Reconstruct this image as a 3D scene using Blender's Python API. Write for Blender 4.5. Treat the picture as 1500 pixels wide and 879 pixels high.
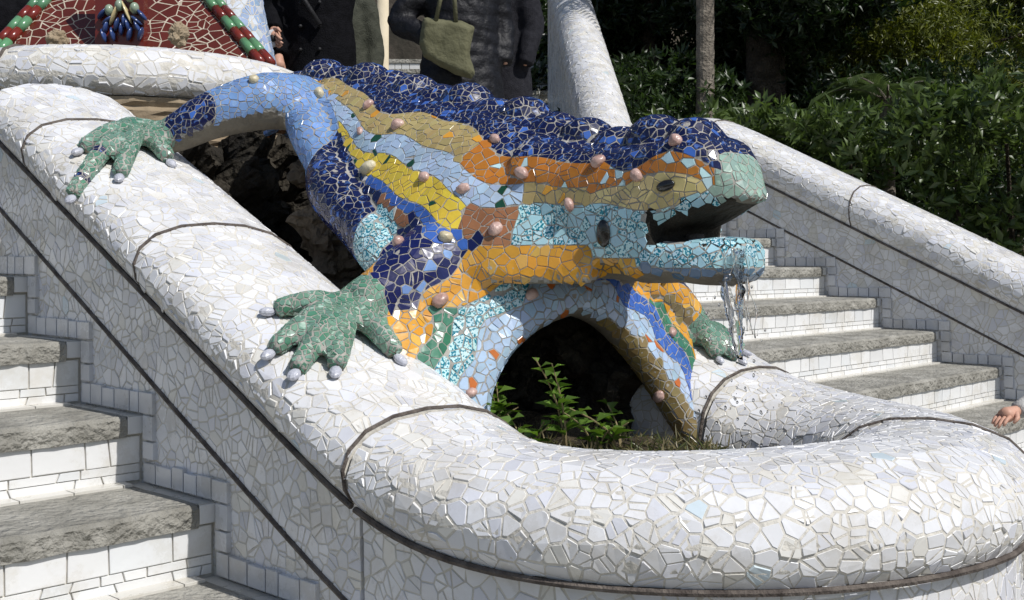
import bpy, bmesh, math, random
import numpy as np
from mathutils import Vector, Matrix, noise
from mathutils.bvhtree import BVHTree
from mathutils.kdtree import KDTree

# ------------------------------------------------------------------ camera, sky, sun, exposure
for o in list(bpy.data.objects): bpy.data.objects.remove(o)
SC = bpy.context.scene
COL = SC.collection
TH = math.radians(46); S_, C_ = math.sin(TH), math.cos(TH)
EYE = 1.7; FPX = 1700.0; HOR = 378.0
cam_d = bpy.data.cameras.new('camera'); cam = bpy.data.objects.new('camera', cam_d); COL.objects.link(cam)
cam.location = (0, 0, EYE); cam.rotation_euler = (math.radians(90), 0, -TH)
cam_d.sensor_width = 36; cam_d.lens = 36 * FPX / 1500; cam_d.shift_y = (HOR - 439.5) / 1500
cam_d.clip_start = .05; cam_d.clip_end = 600
SC.camera = cam
SUN_AZ, SUN_EL = math.radians(4), math.radians(50)      # towards -Y, a little towards +X
to_sun = Vector((math.sin(SUN_AZ) * math.cos(SUN_EL), -math.cos(SUN_AZ) * math.cos(SUN_EL), math.sin(SUN_EL)))
wd = bpy.data.worlds.new('World'); SC.world = wd; wd.use_nodes = True
wn = wd.node_tree; sky = wn.nodes.new('ShaderNodeTexSky'); sky.sky_type = 'NISHITA'; sky.sun_disc = False
sky.sun_elevation = SUN_EL; sky.sun_rotation = math.atan2(to_sun.x, to_sun.y)
bgn = wn.nodes['Background']; bgn.inputs[1].default_value = .085
wn.links.new(sky.outputs[0], bgn.inputs[0])
sd = bpy.data.lights.new('sun', 'SUN'); sd.energy = 3.95; sd.angle = math.radians(.53); sd.color = (1, .975, .94)
sun = bpy.data.objects.new('sun', sd); COL.objects.link(sun)
sun.rotation_euler = to_sun.to_track_quat('Z', 'Y').to_euler(); sun.location = (0, -6, 9)
SC.view_settings.view_transform = 'Standard'; SC.view_settings.look = 'None'
SC.view_settings.exposure = 0.0; SC.view_settings.gamma = 1
SC.view_settings.use_curve_mapping = False

# ------------------------------------------------------------------ helpers
random.seed(7); RNG = np.random.default_rng(7)
def hexc(h):
    h = h.lstrip('#'); r = []
    for i in (0, 2, 4):
        v = int(h[i:i+2], 16) / 255
        r.append(v / 12.92 if v <= .04045 else ((v + .055) / 1.055) ** 2.4)
    return tuple(r)
def wpt(x, y, Z):                       # photo pixel at depth Z -> world
    X = (x - 750) / FPX * Z; H = (y - HOR) / FPX * Z
    return Vector((Z * S_ + X * C_, Z * C_ - X * S_, EYE - H))
def wx(x, y, X):                        # photo pixel on the plane X = const -> world
    a = (x - 750) / FPX; return wpt(x, y, X / (S_ + C_ * a))
def ray(x, y): return (wpt(x, y, 1) - Vector((0, 0, EYE))).normalized()
def proj(p):
    Z = p[0] * S_ + p[1] * C_
    return (750 + FPX * (p[0] * C_ - p[1] * S_) / Z, HOR + FPX * (EYE - p[2]) / Z, Z)
def mesh_of(verts, faces, name='m'):
    me = bpy.data.meshes.new(name); me.from_pydata([tuple(v) for v in verts], [], faces); me.update(); return me
def link(name, me, mat=None, parent=None, smooth=False):
    o = bpy.data.objects.new(name, me); COL.objects.link(o)
    if mat:
        me.materials.clear(); me.materials.append(mat)
    if parent: o.parent = parent
    if smooth: me.polygons.foreach_set('use_smooth', [True] * len(me.polygons))
    return o
def tag(o, label=None, cat=None, group=None, kind=None):
    if label: o['label'] = label
    if cat: o['category'] = cat
    if group: o['group'] = group
    if kind: o['kind'] = kind
    return o
class Thing:                            # an Empty at the base; parts are given in world coordinates
    def __init__(s, name, label, cat, loc, group=None):
        s.L = Vector(loc); s.e = bpy.data.objects.new(name, None); COL.objects.link(s.e)
        s.e.location = s.L; s.e.empty_display_size = .1; tag(s.e, label, cat, group)
    def part(s, name, me, mat, parent=None, smooth=False, kind=None):
        me.transform(Matrix.Translation(-s.L)); o = link(name, me, mat, parent or s.e, smooth)
        if kind: o['kind'] = kind
        return o
def quads_mesh(V, F, cols=None):        # numpy V (n,3), F (m,k)
    me = bpy.data.meshes.new('m'); n, m, k = len(V), len(F), F.shape[1]
    me.vertices.add(n); me.vertices.foreach_set('co', V.astype(np.float32).ravel())
    me.loops.add(m * k); me.loops.foreach_set('vertex_index', F.astype(np.int32).ravel())
    me.polygons.add(m); me.polygons.foreach_set('loop_start', np.arange(0, m * k, k, dtype=np.int32))
    me.update(calc_edges=True); me.validate()
    if cols is not None:
        a = me.color_attributes.new('col', 'FLOAT_COLOR', 'POINT')
        c4 = np.ones((n, 4), np.float32); c4[:, :3] = cols; a.data.foreach_set('color', c4.ravel())
    return me
def grid_mesh(rows, closed=False):
    n, m = len(rows), len(rows[0]); V = [p for r in rows for p in r]; F = []
    for i in range(n - 1):
        for j in range(m if closed else m - 1):
            k = (j + 1) % m; F.append((i*m+j, i*m+k, (i+1)*m+k, (i+1)*m+j))
    return V, F
def tube(pts, rad, n=8, cap=True):
    pts = [Vector(p) for p in pts]; rows = []; up = None
    for i, p in enumerate(pts):
        t = (pts[min(i+1, len(pts)-1)] - pts[max(i-1, 0)]).normalized()
        if up is None: up = t.orthogonal()
        up = (up - t * up.dot(t)); up = up.normalized() if up.length > 1e-6 else t.orthogonal().normalized()
        b = t.cross(up); r = rad[i] if hasattr(rad, '__len__') else rad
        rows.append([p + (up * math.cos(2*math.pi*k/n) + b * math.sin(2*math.pi*k/n)) * r for k in range(n)])
    V, F = grid_mesh(rows, True)
    if cap:
        F.append(tuple(reversed(range(n)))); F.append(tuple(range(len(V) - n, len(V))))
    return V, F
def box(x0, x1, y0, y1, z0, z1):
    V = [(x, y, z) for z in (z0, z1) for y in (y0, y1) for x in (x0, x1)]
    return V, [(0,2,3,1), (4,5,7,6), (0,1,5,4), (2,6,7,3), (0,4,6,2), (1,3,7,5)]
def merge(parts):
    V, F = [], []
    for v, f in parts:
        k = len(V); V += [tuple(p) for p in v]; F += [tuple(i + k for i in q) for q in f]
    return V, F
def ellipsoid(c, r, rot=None, nu=14, nv=9):
    V, F = [], []; c = Vector(c); rows = []
    for j in range(nv + 1):
        t = math.pi * j / nv; t = min(max(t, .02), math.pi - .02); row = []
        for i in range(nu):
            a = 2 * math.pi * i / nu
            v = Vector((r[0]*math.sin(t)*math.cos(a), r[1]*math.sin(t)*math.sin(a), r[2]*math.cos(t)))
            if rot is not None: v = rot @ v
            row.append(c + v)
        rows.append(row)
    V, F = grid_mesh(rows, True); F = [tuple(reversed(f)) for f in F]
    F.append(tuple(range(nu))); F.append(tuple(reversed(range(len(V) - nu, len(V)))))
    return V, F
def remeshed(V, F, voxel, smooth_it=6, fac=.5, target=None):
    me = mesh_of(V, F); o = bpy.data.objects.new('tmp', me); COL.objects.link(o)
    bm = bmesh.new(); bm.from_mesh(me); bmesh.ops.recalc_face_normals(bm, faces=bm.faces); bm.to_mesh(me); bm.free()
    md = o.modifiers.new('r', 'REMESH'); md.mode = 'VOXEL'; md.voxel_size = voxel
    ms = o.modifiers.new('s', 'SMOOTH'); ms.iterations = smooth_it; ms.factor = fac
    dg = bpy.context.evaluated_depsgraph_get(); dg.update()
    out = bpy.data.meshes.new_from_object(o.evaluated_get(dg)); bpy.data.objects.remove(o); return out
def noisy(me, amp, sc, seed=0):
    me.update(); nn = [v.normal.copy() for v in me.vertices]
    for v, n in zip(me.vertices, nn):
        q = v.co * sc + Vector((seed, seed*2, 0))
        v.co += n * amp * (noise.noise(q) + .5 * noise.noise(q * 2.3) + .3 * noise.noise(q * 5))
    me.update()

# ------------------------------------------------------------------ materials
MATS = {}
def node_mat(name):
    m = bpy.data.materials.new(name); m.use_nodes = True; nt = m.node_tree
    return m, nt, nt.nodes['Principled BSDF'], nt.nodes.new, nt.links.new
def simple(name, c1, c2, scale=8, rough=.8, bump=.3, detail=6, bscale=None, spec=.3, dist=.02):
    m, nt, p, N, L = node_mat(name)
    tc = N('ShaderNodeTexCoord'); nz = N('ShaderNodeTexNoise'); nz.inputs['Scale'].default_value = scale; nz.inputs['Detail'].default_value = detail
    r = N('ShaderNodeValToRGB'); r.color_ramp.elements[0].position = .32; r.color_ramp.elements[1].position = .68
    r.color_ramp.elements[0].color = (*c1, 1); r.color_ramp.elements[1].color = (*c2, 1)
    n2 = N('ShaderNodeTexNoise'); n2.inputs['Scale'].default_value = bscale or scale * 4; n2.inputs['Detail'].default_value = 8
    b = N('ShaderNodeBump'); b.inputs['Strength'].default_value = bump; b.inputs['Distance'].default_value = dist
    L(tc.outputs['Object'], nz.inputs['Vector']); L(tc.outputs['Object'], n2.inputs['Vector'])
    L(nz.outputs['Fac'], r.inputs['Fac']); L(r.outputs['Color'], p.inputs['Base Color'])
    L(n2.outputs['Fac'], b.inputs['Height']); L(b.outputs['Normal'], p.inputs['Normal'])
    p.inputs['Roughness'].default_value = rough; p.inputs['Specular IOR Level'].default_value = spec
    MATS[name] = m; return m
def tile_mat(name, rough):
    # glazed shard: colour and second colour per shard, streaks where the shard is marbled
    m, nt, p, N, L = node_mat(name)
    a = N('ShaderNodeAttribute'); a.attribute_name = 'col'
    b = N('ShaderNodeAttribute'); b.attribute_name = 'col2'
    tc = N('ShaderNodeTexCoord'); nz = N('ShaderNodeTexNoise'); nz.inputs['Scale'].default_value = 48; nz.inputs['Detail'].default_value = 3
    nz.inputs['Distortion'].default_value = 1.2
    r = N('ShaderNodeValToRGB'); r.color_ramp.elements[0].position = .56; r.color_ramp.elements[1].position = .68
    f = N('ShaderNodeTexNoise'); f.inputs['Scale'].default_value = 190; f.inputs['Detail'].default_value = 1
    r2 = N('ShaderNodeValToRGB'); r2.color_ramp.elements[0].position = .5; r2.color_ramp.elements[1].position = .54
    L(tc.outputs['Object'], nz.inputs['Vector']); L(tc.outputs['Object'], f.inputs['Vector'])
    L(nz.outputs['Fac'], r.inputs['Fac']); L(f.outputs['Fac'], r2.inputs['Fac'])
    pk = N('ShaderNodeMath'); pk.operation = 'GREATER_THAN'; pk.inputs[1].default_value = .5     # alpha of col: speckled instead of streaked
    L(a.outputs['Alpha'], pk.inputs[0])
    mx = N('ShaderNodeMix'); mx.data_type = 'FLOAT'; L(pk.outputs[0], mx.inputs[0]); L(r.outputs['Color'], mx.inputs[2]); L(r2.outputs['Color'], mx.inputs[3])
    mu = N('ShaderNodeMath'); mu.operation = 'MULTIPLY'; L(mx.outputs[0], mu.inputs[0]); L(b.outputs['Alpha'], mu.inputs[1])
    mc = N('ShaderNodeMix'); mc.data_type = 'RGBA'; L(mu.outputs[0], mc.inputs[0]); L(a.outputs['Color'], mc.inputs[6]); L(b.outputs['Color'], mc.inputs[7])
    g = N('ShaderNodeTexNoise'); g.inputs['Scale'].default_value = 7; g.inputs['Detail'].default_value = 9; g.inputs['Roughness'].default_value = .7
    gr = N('ShaderNodeValToRGB'); gr.color_ramp.elements[0].position = .36; gr.color_ramp.elements[0].color = (.8, .76, .68, 1)
    gr.color_ramp.elements[1].position = .52; gr.color_ramp.elements[1].color = (1, 1, 1, 1)
    L(tc.outputs['Object'], g.inputs['Vector']); L(g.outputs['Fac'], gr.inputs['Fac'])
    md = N('ShaderNodeMix'); md.data_type = 'RGBA'; md.blend_type = 'MULTIPLY'; md.inputs[0].default_value = .6
    L(mc.outputs[2], md.inputs[6]); L(gr.outputs['Color'], md.inputs[7]); L(md.outputs[2], p.inputs['Base Color'])
    w = N('ShaderNodeTexNoise'); w.inputs['Scale'].default_value = 26; w.inputs['Detail'].default_value = 2
    bp = N('ShaderNodeBump'); bp.inputs['Strength'].default_value = .22; bp.inputs['Distance'].default_value = .006
    L(tc.outputs['Object'], w.inputs['Vector']); L(w.outputs['Fac'], bp.inputs['Height']); L(bp.outputs['Normal'], p.inputs['Normal'])
    rr = N('ShaderNodeMapRange'); rr.inputs[3].default_value = rough - .05; rr.inputs[4].default_value = rough + .22
    L(g.outputs['Fac'], rr.inputs[0]); L(rr.outputs[0], p.inputs['Roughness'])
    p.inputs['Specular IOR Level'].default_value = .55
    MATS[name] = m; return m
tile_mat('white_tile', .2); tile_mat('glaze', .16)
simple('grout', (.53, .50, .44), (.68, .65, .585), 14, .9, .4)
simple('lizard_grout', (.27, .255, .23), (.42, .40, .36), 20, .9, .4)
simple('red_grout', (.42, .36, .28), (.56, .5, .4), 20, .9, .3)
simple('joint', (.07, .057, .05), (.17, .145, .125), 30, .9, .5)
simple('tread_stone', (.24, .23, .20), (.42, .405, .36), 9, .92, .9, bscale=45, dist=.03)
simple('rock', (.17, .13, .09), (.34, .275, .2), 6, .95, 1., bscale=22, dist=.05)
simple('shade_rock', (.014, .012, .009), (.05, .042, .03), 6, .9, 1., bscale=22, dist=.05)  # rock with the grotto's shade put into its near-black colour
simple('sandstone', (.22, .165, .105), (.40, .32, .22), 5, .95, .6)
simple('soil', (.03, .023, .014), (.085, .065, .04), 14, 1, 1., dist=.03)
simple('concrete', (.13, .115, .09), (.24, .215, .17), 7, .95, .5)
simple('bark', (.045, .034, .025), (.12, .095, .072), 9, .95, 1., dist=.05)
simple('palm_bark', (.13, .11, .09), (.27, .235, .19), 12, .95, .8, dist=.03)
simple('black_cloth', (.003, .003, .004), (.007, .007, .009), 30, .85, .4, spec=.1)
simple('puffer', (.004, .004, .006), (.009, .009, .012), 18, .55, .8, bscale=9, dist=.04, spec=.3)
simple('grey_cloth', (.016, .016, .02), (.028, .028, .034), 40, .85, .4, spec=.1)
simple('green_cloth', (.035, .038, .026), (.06, .063, .045), 30, .8, .4)
simple('denim', (.03, .045, .09), (.05, .07, .13), 60, .85, .3)
simple('pale_cloth', (.32, .31, .30), (.46, .45, .43), 40, .85, .4)
simple('bag_canvas', (.10, .098, .054), (.15, .146, .085), 12, .9, .3, bscale=60)
simple('skin', (.50, .27, .19), (.60, .35, .255), 20, .5, .1)
simple('hair', (.05, .03, .018), (.13, .085, .05), 60, .5, .6)
simple('shoe', (.02, .018, .016), (.045, .04, .036), 30, .5, .2)
simple('silver', (.5, .5, .52), (.65, .65, .67), 20, .3, .1, spec=.6)
simple('strap', (.012, .012, .013), (.025, .025, .027), 30, .6, .2)
simple('shell_pink', (.36, .21, .175), (.62, .44, .38), 26, .3, .2, spec=.6)
simple('shell_cream', (.52, .45, .29), (.68, .62, .45), 26, .35, .25, spec=.6)
simple('claw_tile', (.40, .41, .47), (.58, .59, .64), 40, .25, .2, spec=.6)
simple('black_glaze', (.006, .006, .007), (.014, .013, .012), 20, .12, .1, spec=.7)
simple('cream_plaster', (.55, .47, .33), (.66, .58, .43), 6, .9, .2)
simple('shade_stone', (.05, .045, .035), (.12, .10, .08), 3, .95, .8)  # shadow of the hall put into the stone colour
simple('dry_grass', (.16, .12, .06), (.30, .24, .13), 30, .9, .1)
simple('paving', (.2, .19, .165), (.32, .305, .27), 3, .95, .6)
simple('earth', (.04, .035, .02), (.09, .07, .045), 2, 1, 1.)
def leaf_mat(name):
    m, nt, p, N, L = node_mat(name)
    a = N('ShaderNodeAttribute'); a.attribute_name = 'col'
    L(a.outputs['Color'], p.inputs['Base Color']); p.inputs['Roughness'].default_value = .38; p.inputs['Specular IOR Level'].default_value = .5
    t = N('ShaderNodeBsdfTranslucent'); h = N('ShaderNodeHueSaturation'); h.inputs['Value'].default_value = 1.6; h.inputs['Saturation'].default_value = 1.15
    L(a.outputs['Color'], h.inputs['Color']); L(h.outputs['Color'], t.inputs['Color'])
    mx = N('ShaderNodeMixShader'); mx.inputs[0].default_value = .28
    L(p.outputs[0], mx.inputs[1]); L(t.outputs[0], mx.inputs[2]); L(mx.outputs[0], nt.nodes['Material Output'].inputs['Surface'])
    MATS[name] = m; return m
leaf_mat('leaf')
m, nt, p, N, L = node_mat('water'); p.inputs['Base Color'].default_value = (1, 1, 1, 1); p.inputs['Roughness'].default_value = .03
p.inputs['Transmission Weight'].default_value = 1; p.inputs['IOR'].default_value = 1.33; MATS['water'] = m

# ------------------------------------------------------------------ broken-tile mosaic laid on any surface
def clip(poly, nx, ny, d):              # keep nx*x + ny*y <= d
    out = []; n = len(poly)
    for i in range(n):
        ax, ay = poly[i]; bx, by = poly[(i + 1) % n]
        da = nx*ax + ny*ay - d; db = nx*bx + ny*by - d
        if da <= 0: out.append((ax, ay))
        if (da < 0 < db) or (db < 0 < da):
            t = da / (da - db); out.append((ax + (bx-ax)*t, ay + (by-ay)*t))
    return out
def area(poly):
    return .5 * abs(sum(poly[i][0]*poly[(i+1) % len(poly)][1] - poly[(i+1) % len(poly)][0]*poly[i][1] for i in range(len(poly)))) if len(poly) > 2 else 0
def inset(poly, g):
    n = len(poly); a = sum(poly[i][0]*poly[(i+1) % n][1] - poly[(i+1) % n][0]*poly[i][1] for i in range(n))
    if a < 0: poly = poly[::-1]
    out = poly
    for i in range(n):
        ax, ay = poly[i]; bx, by = poly[(i+1) % n]; dx, dy = bx-ax, by-ay; l = math.hypot(dx, dy)
        if l < 1e-6: continue
        nx, ny = dy / l, -dx / l
        out = clip(out, nx, ny, nx*ax + ny*ay - g)
        if len(out) < 3: return []
    return out
def cleaned(poly, tol):
    out = []
    for q in poly:
        if not out or math.hypot(q[0]-out[-1][0], q[1]-out[-1][1]) > tol: out.append(q)
    if len(out) > 2 and math.hypot(out[0][0]-out[-1][0], out[0][1]-out[-1][1]) <= tol: out.pop()
    return out
def mosaic(V, F, r, colf, gap=.0035, seed=1, split=.55, skip=None, lift=.0011, classf=None):
    """r: spacing, number or f(p, n); colf(p, n) -> (col, col2, streak, speckle) or None"""
    rng = random.Random(seed); nrg = np.random.default_rng(seed)
    T = []
    for f in F:
        for k in range(1, len(f) - 1): T.append((f[0], f[k], f[k+1]))
    P = np.array([tuple(v) for v in V]); T = np.array(T)
    A, B, Cc = P[T[:, 0]], P[T[:, 1]], P[T[:, 2]]
    cr = np.cross(B - A, Cc - A); ar = np.linalg.norm(cr, axis=1) * .5 + 1e-12; nr = cr / (2 * ar[:, None])
    rmin = r if not callable(r) else min(r(Vector(P[i]), None) for i in range(0, len(P), max(1, len(P) // 400)))
    N = int(ar.sum() / (rmin * rmin) * 7)
    idx = nrg.choice(len(T), N, p=ar / ar.sum()); u, v = nrg.random(N), nrg.random(N)
    fl = u + v > 1; u[fl] = 1 - u[fl]; v[fl] = 1 - v[fl]
    Q = A[idx] + u[:, None] * (B - A)[idx] + v[:, None] * (Cc - A)[idx]; QN = nr[idx]
    bvh = BVHTree.FromPolygons([tuple(x) for x in P], [tuple(t) for t in T.tolist()])
    cell = rmin; hashg = {}; pts = []
    Ql, QNl = Q.tolist(), QN.tolist()
    for q, n in zip(Ql, QNl):
        rr = r if not callable(r) else r(Vector(q), None)
        rr *= .52 + .72 * rng.random()
        k = (int(q[0] // cell), int(q[1] // cell), int(q[2] // cell)); R = int(math.ceil(rr / cell)); ok = True
        for i in range(k[0]-R, k[0]+R+1):
            for j in range(k[1]-R, k[1]+R+1):
                for l in range(k[2]-R, k[2]+R+1):
                    for m_ in hashg.get((i, j, l), ()):
                        o, on = pts[m_]
                        if (o[0]-q[0])**2 + (o[1]-q[1])**2 + (o[2]-q[2])**2 < rr*rr and o is not q and on[0]*n[0]+on[1]*n[1]+on[2]*n[2] > .1: ok = False; break
                    if not ok: break
                if not ok: break
            if not ok: break
        if ok:
            hashg.setdefault(k, []).append(len(pts)); pts.append((q, n))
    kd = KDTree(len(pts))
    for i, (q, n) in enumerate(pts): kd.insert(q, i)
    kd.balance(); shards = []
    for i, (q, n) in enumerate(pts):
        q = Vector(q); n = Vector(n)
        if skip and skip(q, n): continue
        cinfo = None
        if classf is None:
            cinfo = colf(q, n)
            if cinfo is None: continue
        t = n.orthogonal().normalized(); b = n.cross(t)
        rr = r if not callable(r) else r(q, None)
        h = .95 * rr; poly = [(-h, -h), (h, -h), (h, h), (-h, h)]
        for co, j, dist in kd.find_n(q, 16):
            if j == i: continue
            if Vector(pts[j][1]).dot(n) < .1: continue
            d = co - q; x, y = d.dot(t), d.dot(b); l = math.hypot(x, y)
            if l < 1e-5: continue
            poly = clip(poly, x / l, y / l, l * .5)
            if len(poly) < 3: break
        if len(poly) < 3: continue
        pieces = [poly]
        if rng.random() < split and area(poly) > .55 * rr * rr:
            a = rng.random() * math.pi; cx = sum(p_[0] for p_ in poly)/len(poly); cy = sum(p_[1] for p_ in poly)/len(poly)
            nx, ny = math.cos(a), math.sin(a); d = nx*cx + ny*cy + rng.uniform(-.14, .14) * rr
            pieces = [clip(poly, nx, ny, d), clip(poly, -nx, -ny, -d)]
        if classf:
            cutp = []
            for pc in pieces:
                if len(pc) < 3: continue
                ids = [classf(q + t * x + b * y, n) for x, y in pc]; cr_i = []
                for k in range(len(pc)):
                    if ids[k] != ids[(k+1) % len(pc)]:
                        (ax, ay), (bx_, by_) = pc[k], pc[(k+1) % len(pc)]; lo_, hi_ = 0., 1.
                        for _ in range(5):
                            mm = (lo_ + hi_) / 2
                            if classf(q + t * (ax+(bx_-ax)*mm) + b * (ay+(by_-ay)*mm), n) == ids[k]: lo_ = mm
                            else: hi_ = mm
                        cr_i.append((k, (ax+(bx_-ax)*hi_, ay+(by_-ay)*hi_)))
                if len(cr_i) == 2:
                    (k1, c1), (k2, c2) = cr_i
                    cutp.append([c1] + [pc[k] for k in range(k1+1, k2+1)] + [c2]); cutp.append([c2] + [pc[k % len(pc)] for k in range(k2+1, k1+1+len(pc))] + [c1])
                else: cutp.append(pc)
            pieces = cutp
        for pc in pieces:
            if len(pc) < 3: continue
            if classf:
                mx_ = sum(p_[0] for p_ in pc)/len(pc); my_ = sum(p_[1] for p_ in pc)/len(pc); cid = classf(q + t * mx_ + b * my_, n)
                cinfo = colf(cid)
                if cinfo is None: continue
            pc = cleaned(inset(pc, gap * rng.uniform(.3, .75)), rr * .09)
            if len(pc) < 3 or area(pc) < .05 * rr * rr: continue
            tilt = (rng.gauss(0, .015), rng.gauss(0, .015)); W = []
            for x, y in pc:
                w = q + t * x + b * y
                loc, nn, fi, ds = bvh.find_nearest(w)
                if loc is not None:
                    dv = w - loc; lat = dv - nn * dv.dot(nn)
                    if lat.length > .002: w = w - lat
                    dn = dv.dot(nn); w = w - nn * dn * .6
                W.append(w + n * (tilt[0]*x + tilt[1]*y))
            shards.append((W, n, cinfo, lift))
    return shards, bvh
def shard_geo(sh):
    W, n, c, lift = sh; k = len(W); cen = sum(W, Vector()) / k
    V = [w - n * .008 for w in W] + [w + n * (lift - .0009) for w in W] + [cen + (w - cen) * .95 + n * lift for w in W]
    F = [(i, (i+1) % k, k + (i+1) % k, k + i) for i in range(k)] + [(k+i, k + (i+1) % k, 2*k + (i+1) % k, 2*k+i) for i in range(k)]
    F.append(tuple(range(2*k, 3*k)))
    return V, F
def col_attr(me, c, c2):
    a = me.color_attributes.new('col', 'FLOAT_COLOR', 'POINT'); b = me.color_attributes.new('col2', 'FLOAT_COLOR', 'POINT')
    a.data.foreach_set('color', np.array(c, np.float32).ravel()); b.data.foreach_set('color', np.array(c2, np.float32).ravel())
def emit(thing, parent, shards, mat, nmax=300, bvh=None, name='tile'):
    """the shards that show largest become single tiles, the rest one mesh"""
    sc = []; eye = Vector((0, 0, EYE))
    for i, (W, n, c, l) in enumerate(shards):
        cen = sum(W, Vector()) / len(W); x, y, Z = proj(cen)
        d = eye - cen; f = d.normalized().dot(n)
        if Z <= .2 or f <= .05 or not (-40 < x < 1540 and -40 < y < 920): continue
        e1 = sum(((W[k]-W[0]).cross(W[k+1]-W[0])).length for k in range(1, len(W)-1))
        sc.append((e1 * f / Z**2, i))
    sc.sort(reverse=True); top = set()
    for a, i in sc:
        if len(top) >= nmax: break
        if bvh is not None:
            W, n, c, l = shards[i]; cen = sum(W, Vector()) / len(W) + n * .006
            if bvh.ray_cast(cen, (eye - cen).normalized(), 8)[0] is not None: continue
        top.add(i)
    RV, RF, RC, RC2 = [], [], [], []
    for i, sh in enumerate(shards):
        V, F = shard_geo(sh); c, c2, st, sp = sh[2]
        a = [(*c, 1. if sp else 0.)] * len(V); a2 = [(*c2, st)] * len(V)
        if i in top:
            me = mesh_of([v - thing.L for v in V], F, 'tile'); col_attr(me, a, a2)
            link(name, me, mat, parent)
        else:
            k = len(RV); RV += V; RF += [tuple(q + k for q in f) for f in F]; RC += a; RC2 += a2
    if RV:
        me = mesh_of([v - thing.L for v in RV], RF, 'tiles'); col_attr(me, RC, RC2)
        o = link('small_tiles', me, mat, parent); o['kind'] = 'stuff'
rw = random.Random(3)
def white(p, n):
    v = .75 + rw.uniform(-.09, .06); k = rw.random()
    c = (v * .985, v * .985, v)
    if k < .2: c = (v * .9, v * .91, v * .97)
    elif k > .93: c = (v * .98, v * .955, v * .89)
    if rw.random() < .006: c = (.58, .67, .72)
    return (c, c, 0., False)

# ------------------------------------------------------------------ sizes of the place
STEP_H, STEP_T, K0Y, K0Z = .165, .325, 3.26, EYE - .05     # nosing of step 0, its tread level
XL, XR, XC = 1.39, 3.02, 2.205                              # outer faces of the fountain, its axis
XW = 5.9                                                    # face of the far garden wall
UC = Vector((XC, 1.72)); UR = .58                           # centre line of the round basin
def zJ(y):
    # level of the joint under the coping
    a = -.343 + .502 * (3.407 - y); b = .549; k = .05
    h = a - k * math.log(1 + math.exp((a - b) / k)) if a - b < 2 else b
    return EYE - h
COPING = [(.232, 0), (.25, .025), (.256, .06), (.24, .098), (.2, .13), (.13, .152), (.04, .16), (-.05, .156), (-.13, .138), (-.19, .105),
          (-.228, .06), (-.243, 0), (-.24, -.08), (-.215, -.2), (-.2, -.34)]
WALL = [(.2, -.95), (.205, -.6), (.208, -.34), (.212, -.2), (.216, -.012)]
RIM_WALL = [(.5, -.85), (.4, -.55), (.27, -.34), (.224, -.2), (.216, -.012)]
def rim_r(t): return UR + .07 * math.sin(t) - .055 * math.sin(t) * max(0, -math.cos(t))
def rim_prof(i, n):
    k = math.sin(math.pi * i / (n - 1)) ** .8; return [(u if u > 0 else u * (1 - .2 * k), v * (1 + .22 * k) if v > 0 else v) for u, v in COPING]
def rim_wall(i, n):
    k = min(1, math.sin(math.pi * i / (n - 1)) * 1.3); return [(a[0] + (b[0] - a[0]) * k, a[1] + (b[1] - a[1]) * k) for a, b in zip(WALL, RIM_WALL)]
def stations(kind):
    out = []
    if kind == 'left':
        for i in range(60): out.append((Vector((XL + .232, 3.46 - i * (3.46 - 1.765) / 59)), Vector((-1, 0))))
    if kind == 'right':
        for i in range(60): out.append((Vector((XR - .232, 1.765 + i * (3.46 - 1.765) / 59)), Vector((1, 0))))
    if kind == 'rim':
        out.append((Vector((XL + .232, 1.755)), Vector((-1, 0))))
        for i in range(61):
            t_ = math.pi * i / 60; d = Vector((-math.cos(t_), -math.sin(t_))); out.append((UC + d * rim_r(t_), d))
        out.append((Vector((XR - .232, 1.755)), Vector((1, 0))))
    return out
def sweep(st, prof, zf, off=0):
    rows = []
    for i, (c, d) in enumerate(st):
        rows.append([Vector((c.x + d.x * (u + off), c.y + d.y * (u + off), zf(c.y) + v)) for u, v in (prof(i, len(st)) if callable(prof) else prof)])
    V, F = grid_mesh(rows); return V, F, rows
def arc_strip(c, d, zf, w=.0045, prof=COPING):               # thin mortar joint that runs over the coping
    pts = [Vector((c.x + d.x * u, c.y + d.y * u, zf(c.y) + v + .002)) for u, v in prof]
    return tube(pts, w, 6)
def orient(V, F, ref):                                      # flip so that the normals look away from ref(p)
    f = F[len(F) // 2]; a, b, c = (Vector(V[f[i]]) for i in range(3)); n = (b - a).cross(c - a)
    m_ = sum((Vector(V[i]) for i in f), Vector()) / len(f)
    return [tuple(reversed(q)) for q in F] if n.dot(m_ - ref(m_)) < 0 else F

# ------------------------------------------------------------------ ground and garden slope
def ground_z(x, y):
    z = 0.0
    if x > 6.0:
        z += min(1, (x - 6.0) / .6) * max(0, min(1.55, (y - .2) * .5))
    z += max(0, (math.hypot(x - 2, y - 2) - 17)) * .33 * (1 if x + y > 6 else .0)
    return min(z, 16) - .03
gx = sorted(set([-90, -60, -40, -25, -15, -8, -4, 0, 3, 5.8, 6.1, 6.4, 6.7, 7.2] + [8 + i * 1.5 for i in range(20)] + [45, 60, 90, 140, 220]))
gy = sorted(set([-90, -60, -40, -25, -15, -8, -4, 0, .5, 1, 2, 3, 4, 5, 6.5] + [8 + i * 1.5 for i in range(20)] + [45, 60, 90, 140, 220]))
rows = [[Vector((x, y, ground_z(x, y))) for x in gx] for y in gy]
V, F = grid_mesh(rows); tag(link('ground', mesh_of(V, F), MATS['earth']), kind='structure')
LAND_Z = K0Z + 2 * STEP_H
V, F = box(-1.2, 6.2, -6, K0Y - 9 * STEP_T, -.02, K0Z - 10 * STEP_H + .06)
tag(link('pavement', mesh_of(V, F), MATS['paving']), kind='structure')
V, F = box(-1.2, 5.88, K0Y + 2 * STEP_T + .33, 8.3, -.02, LAND_Z - .004)
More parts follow.
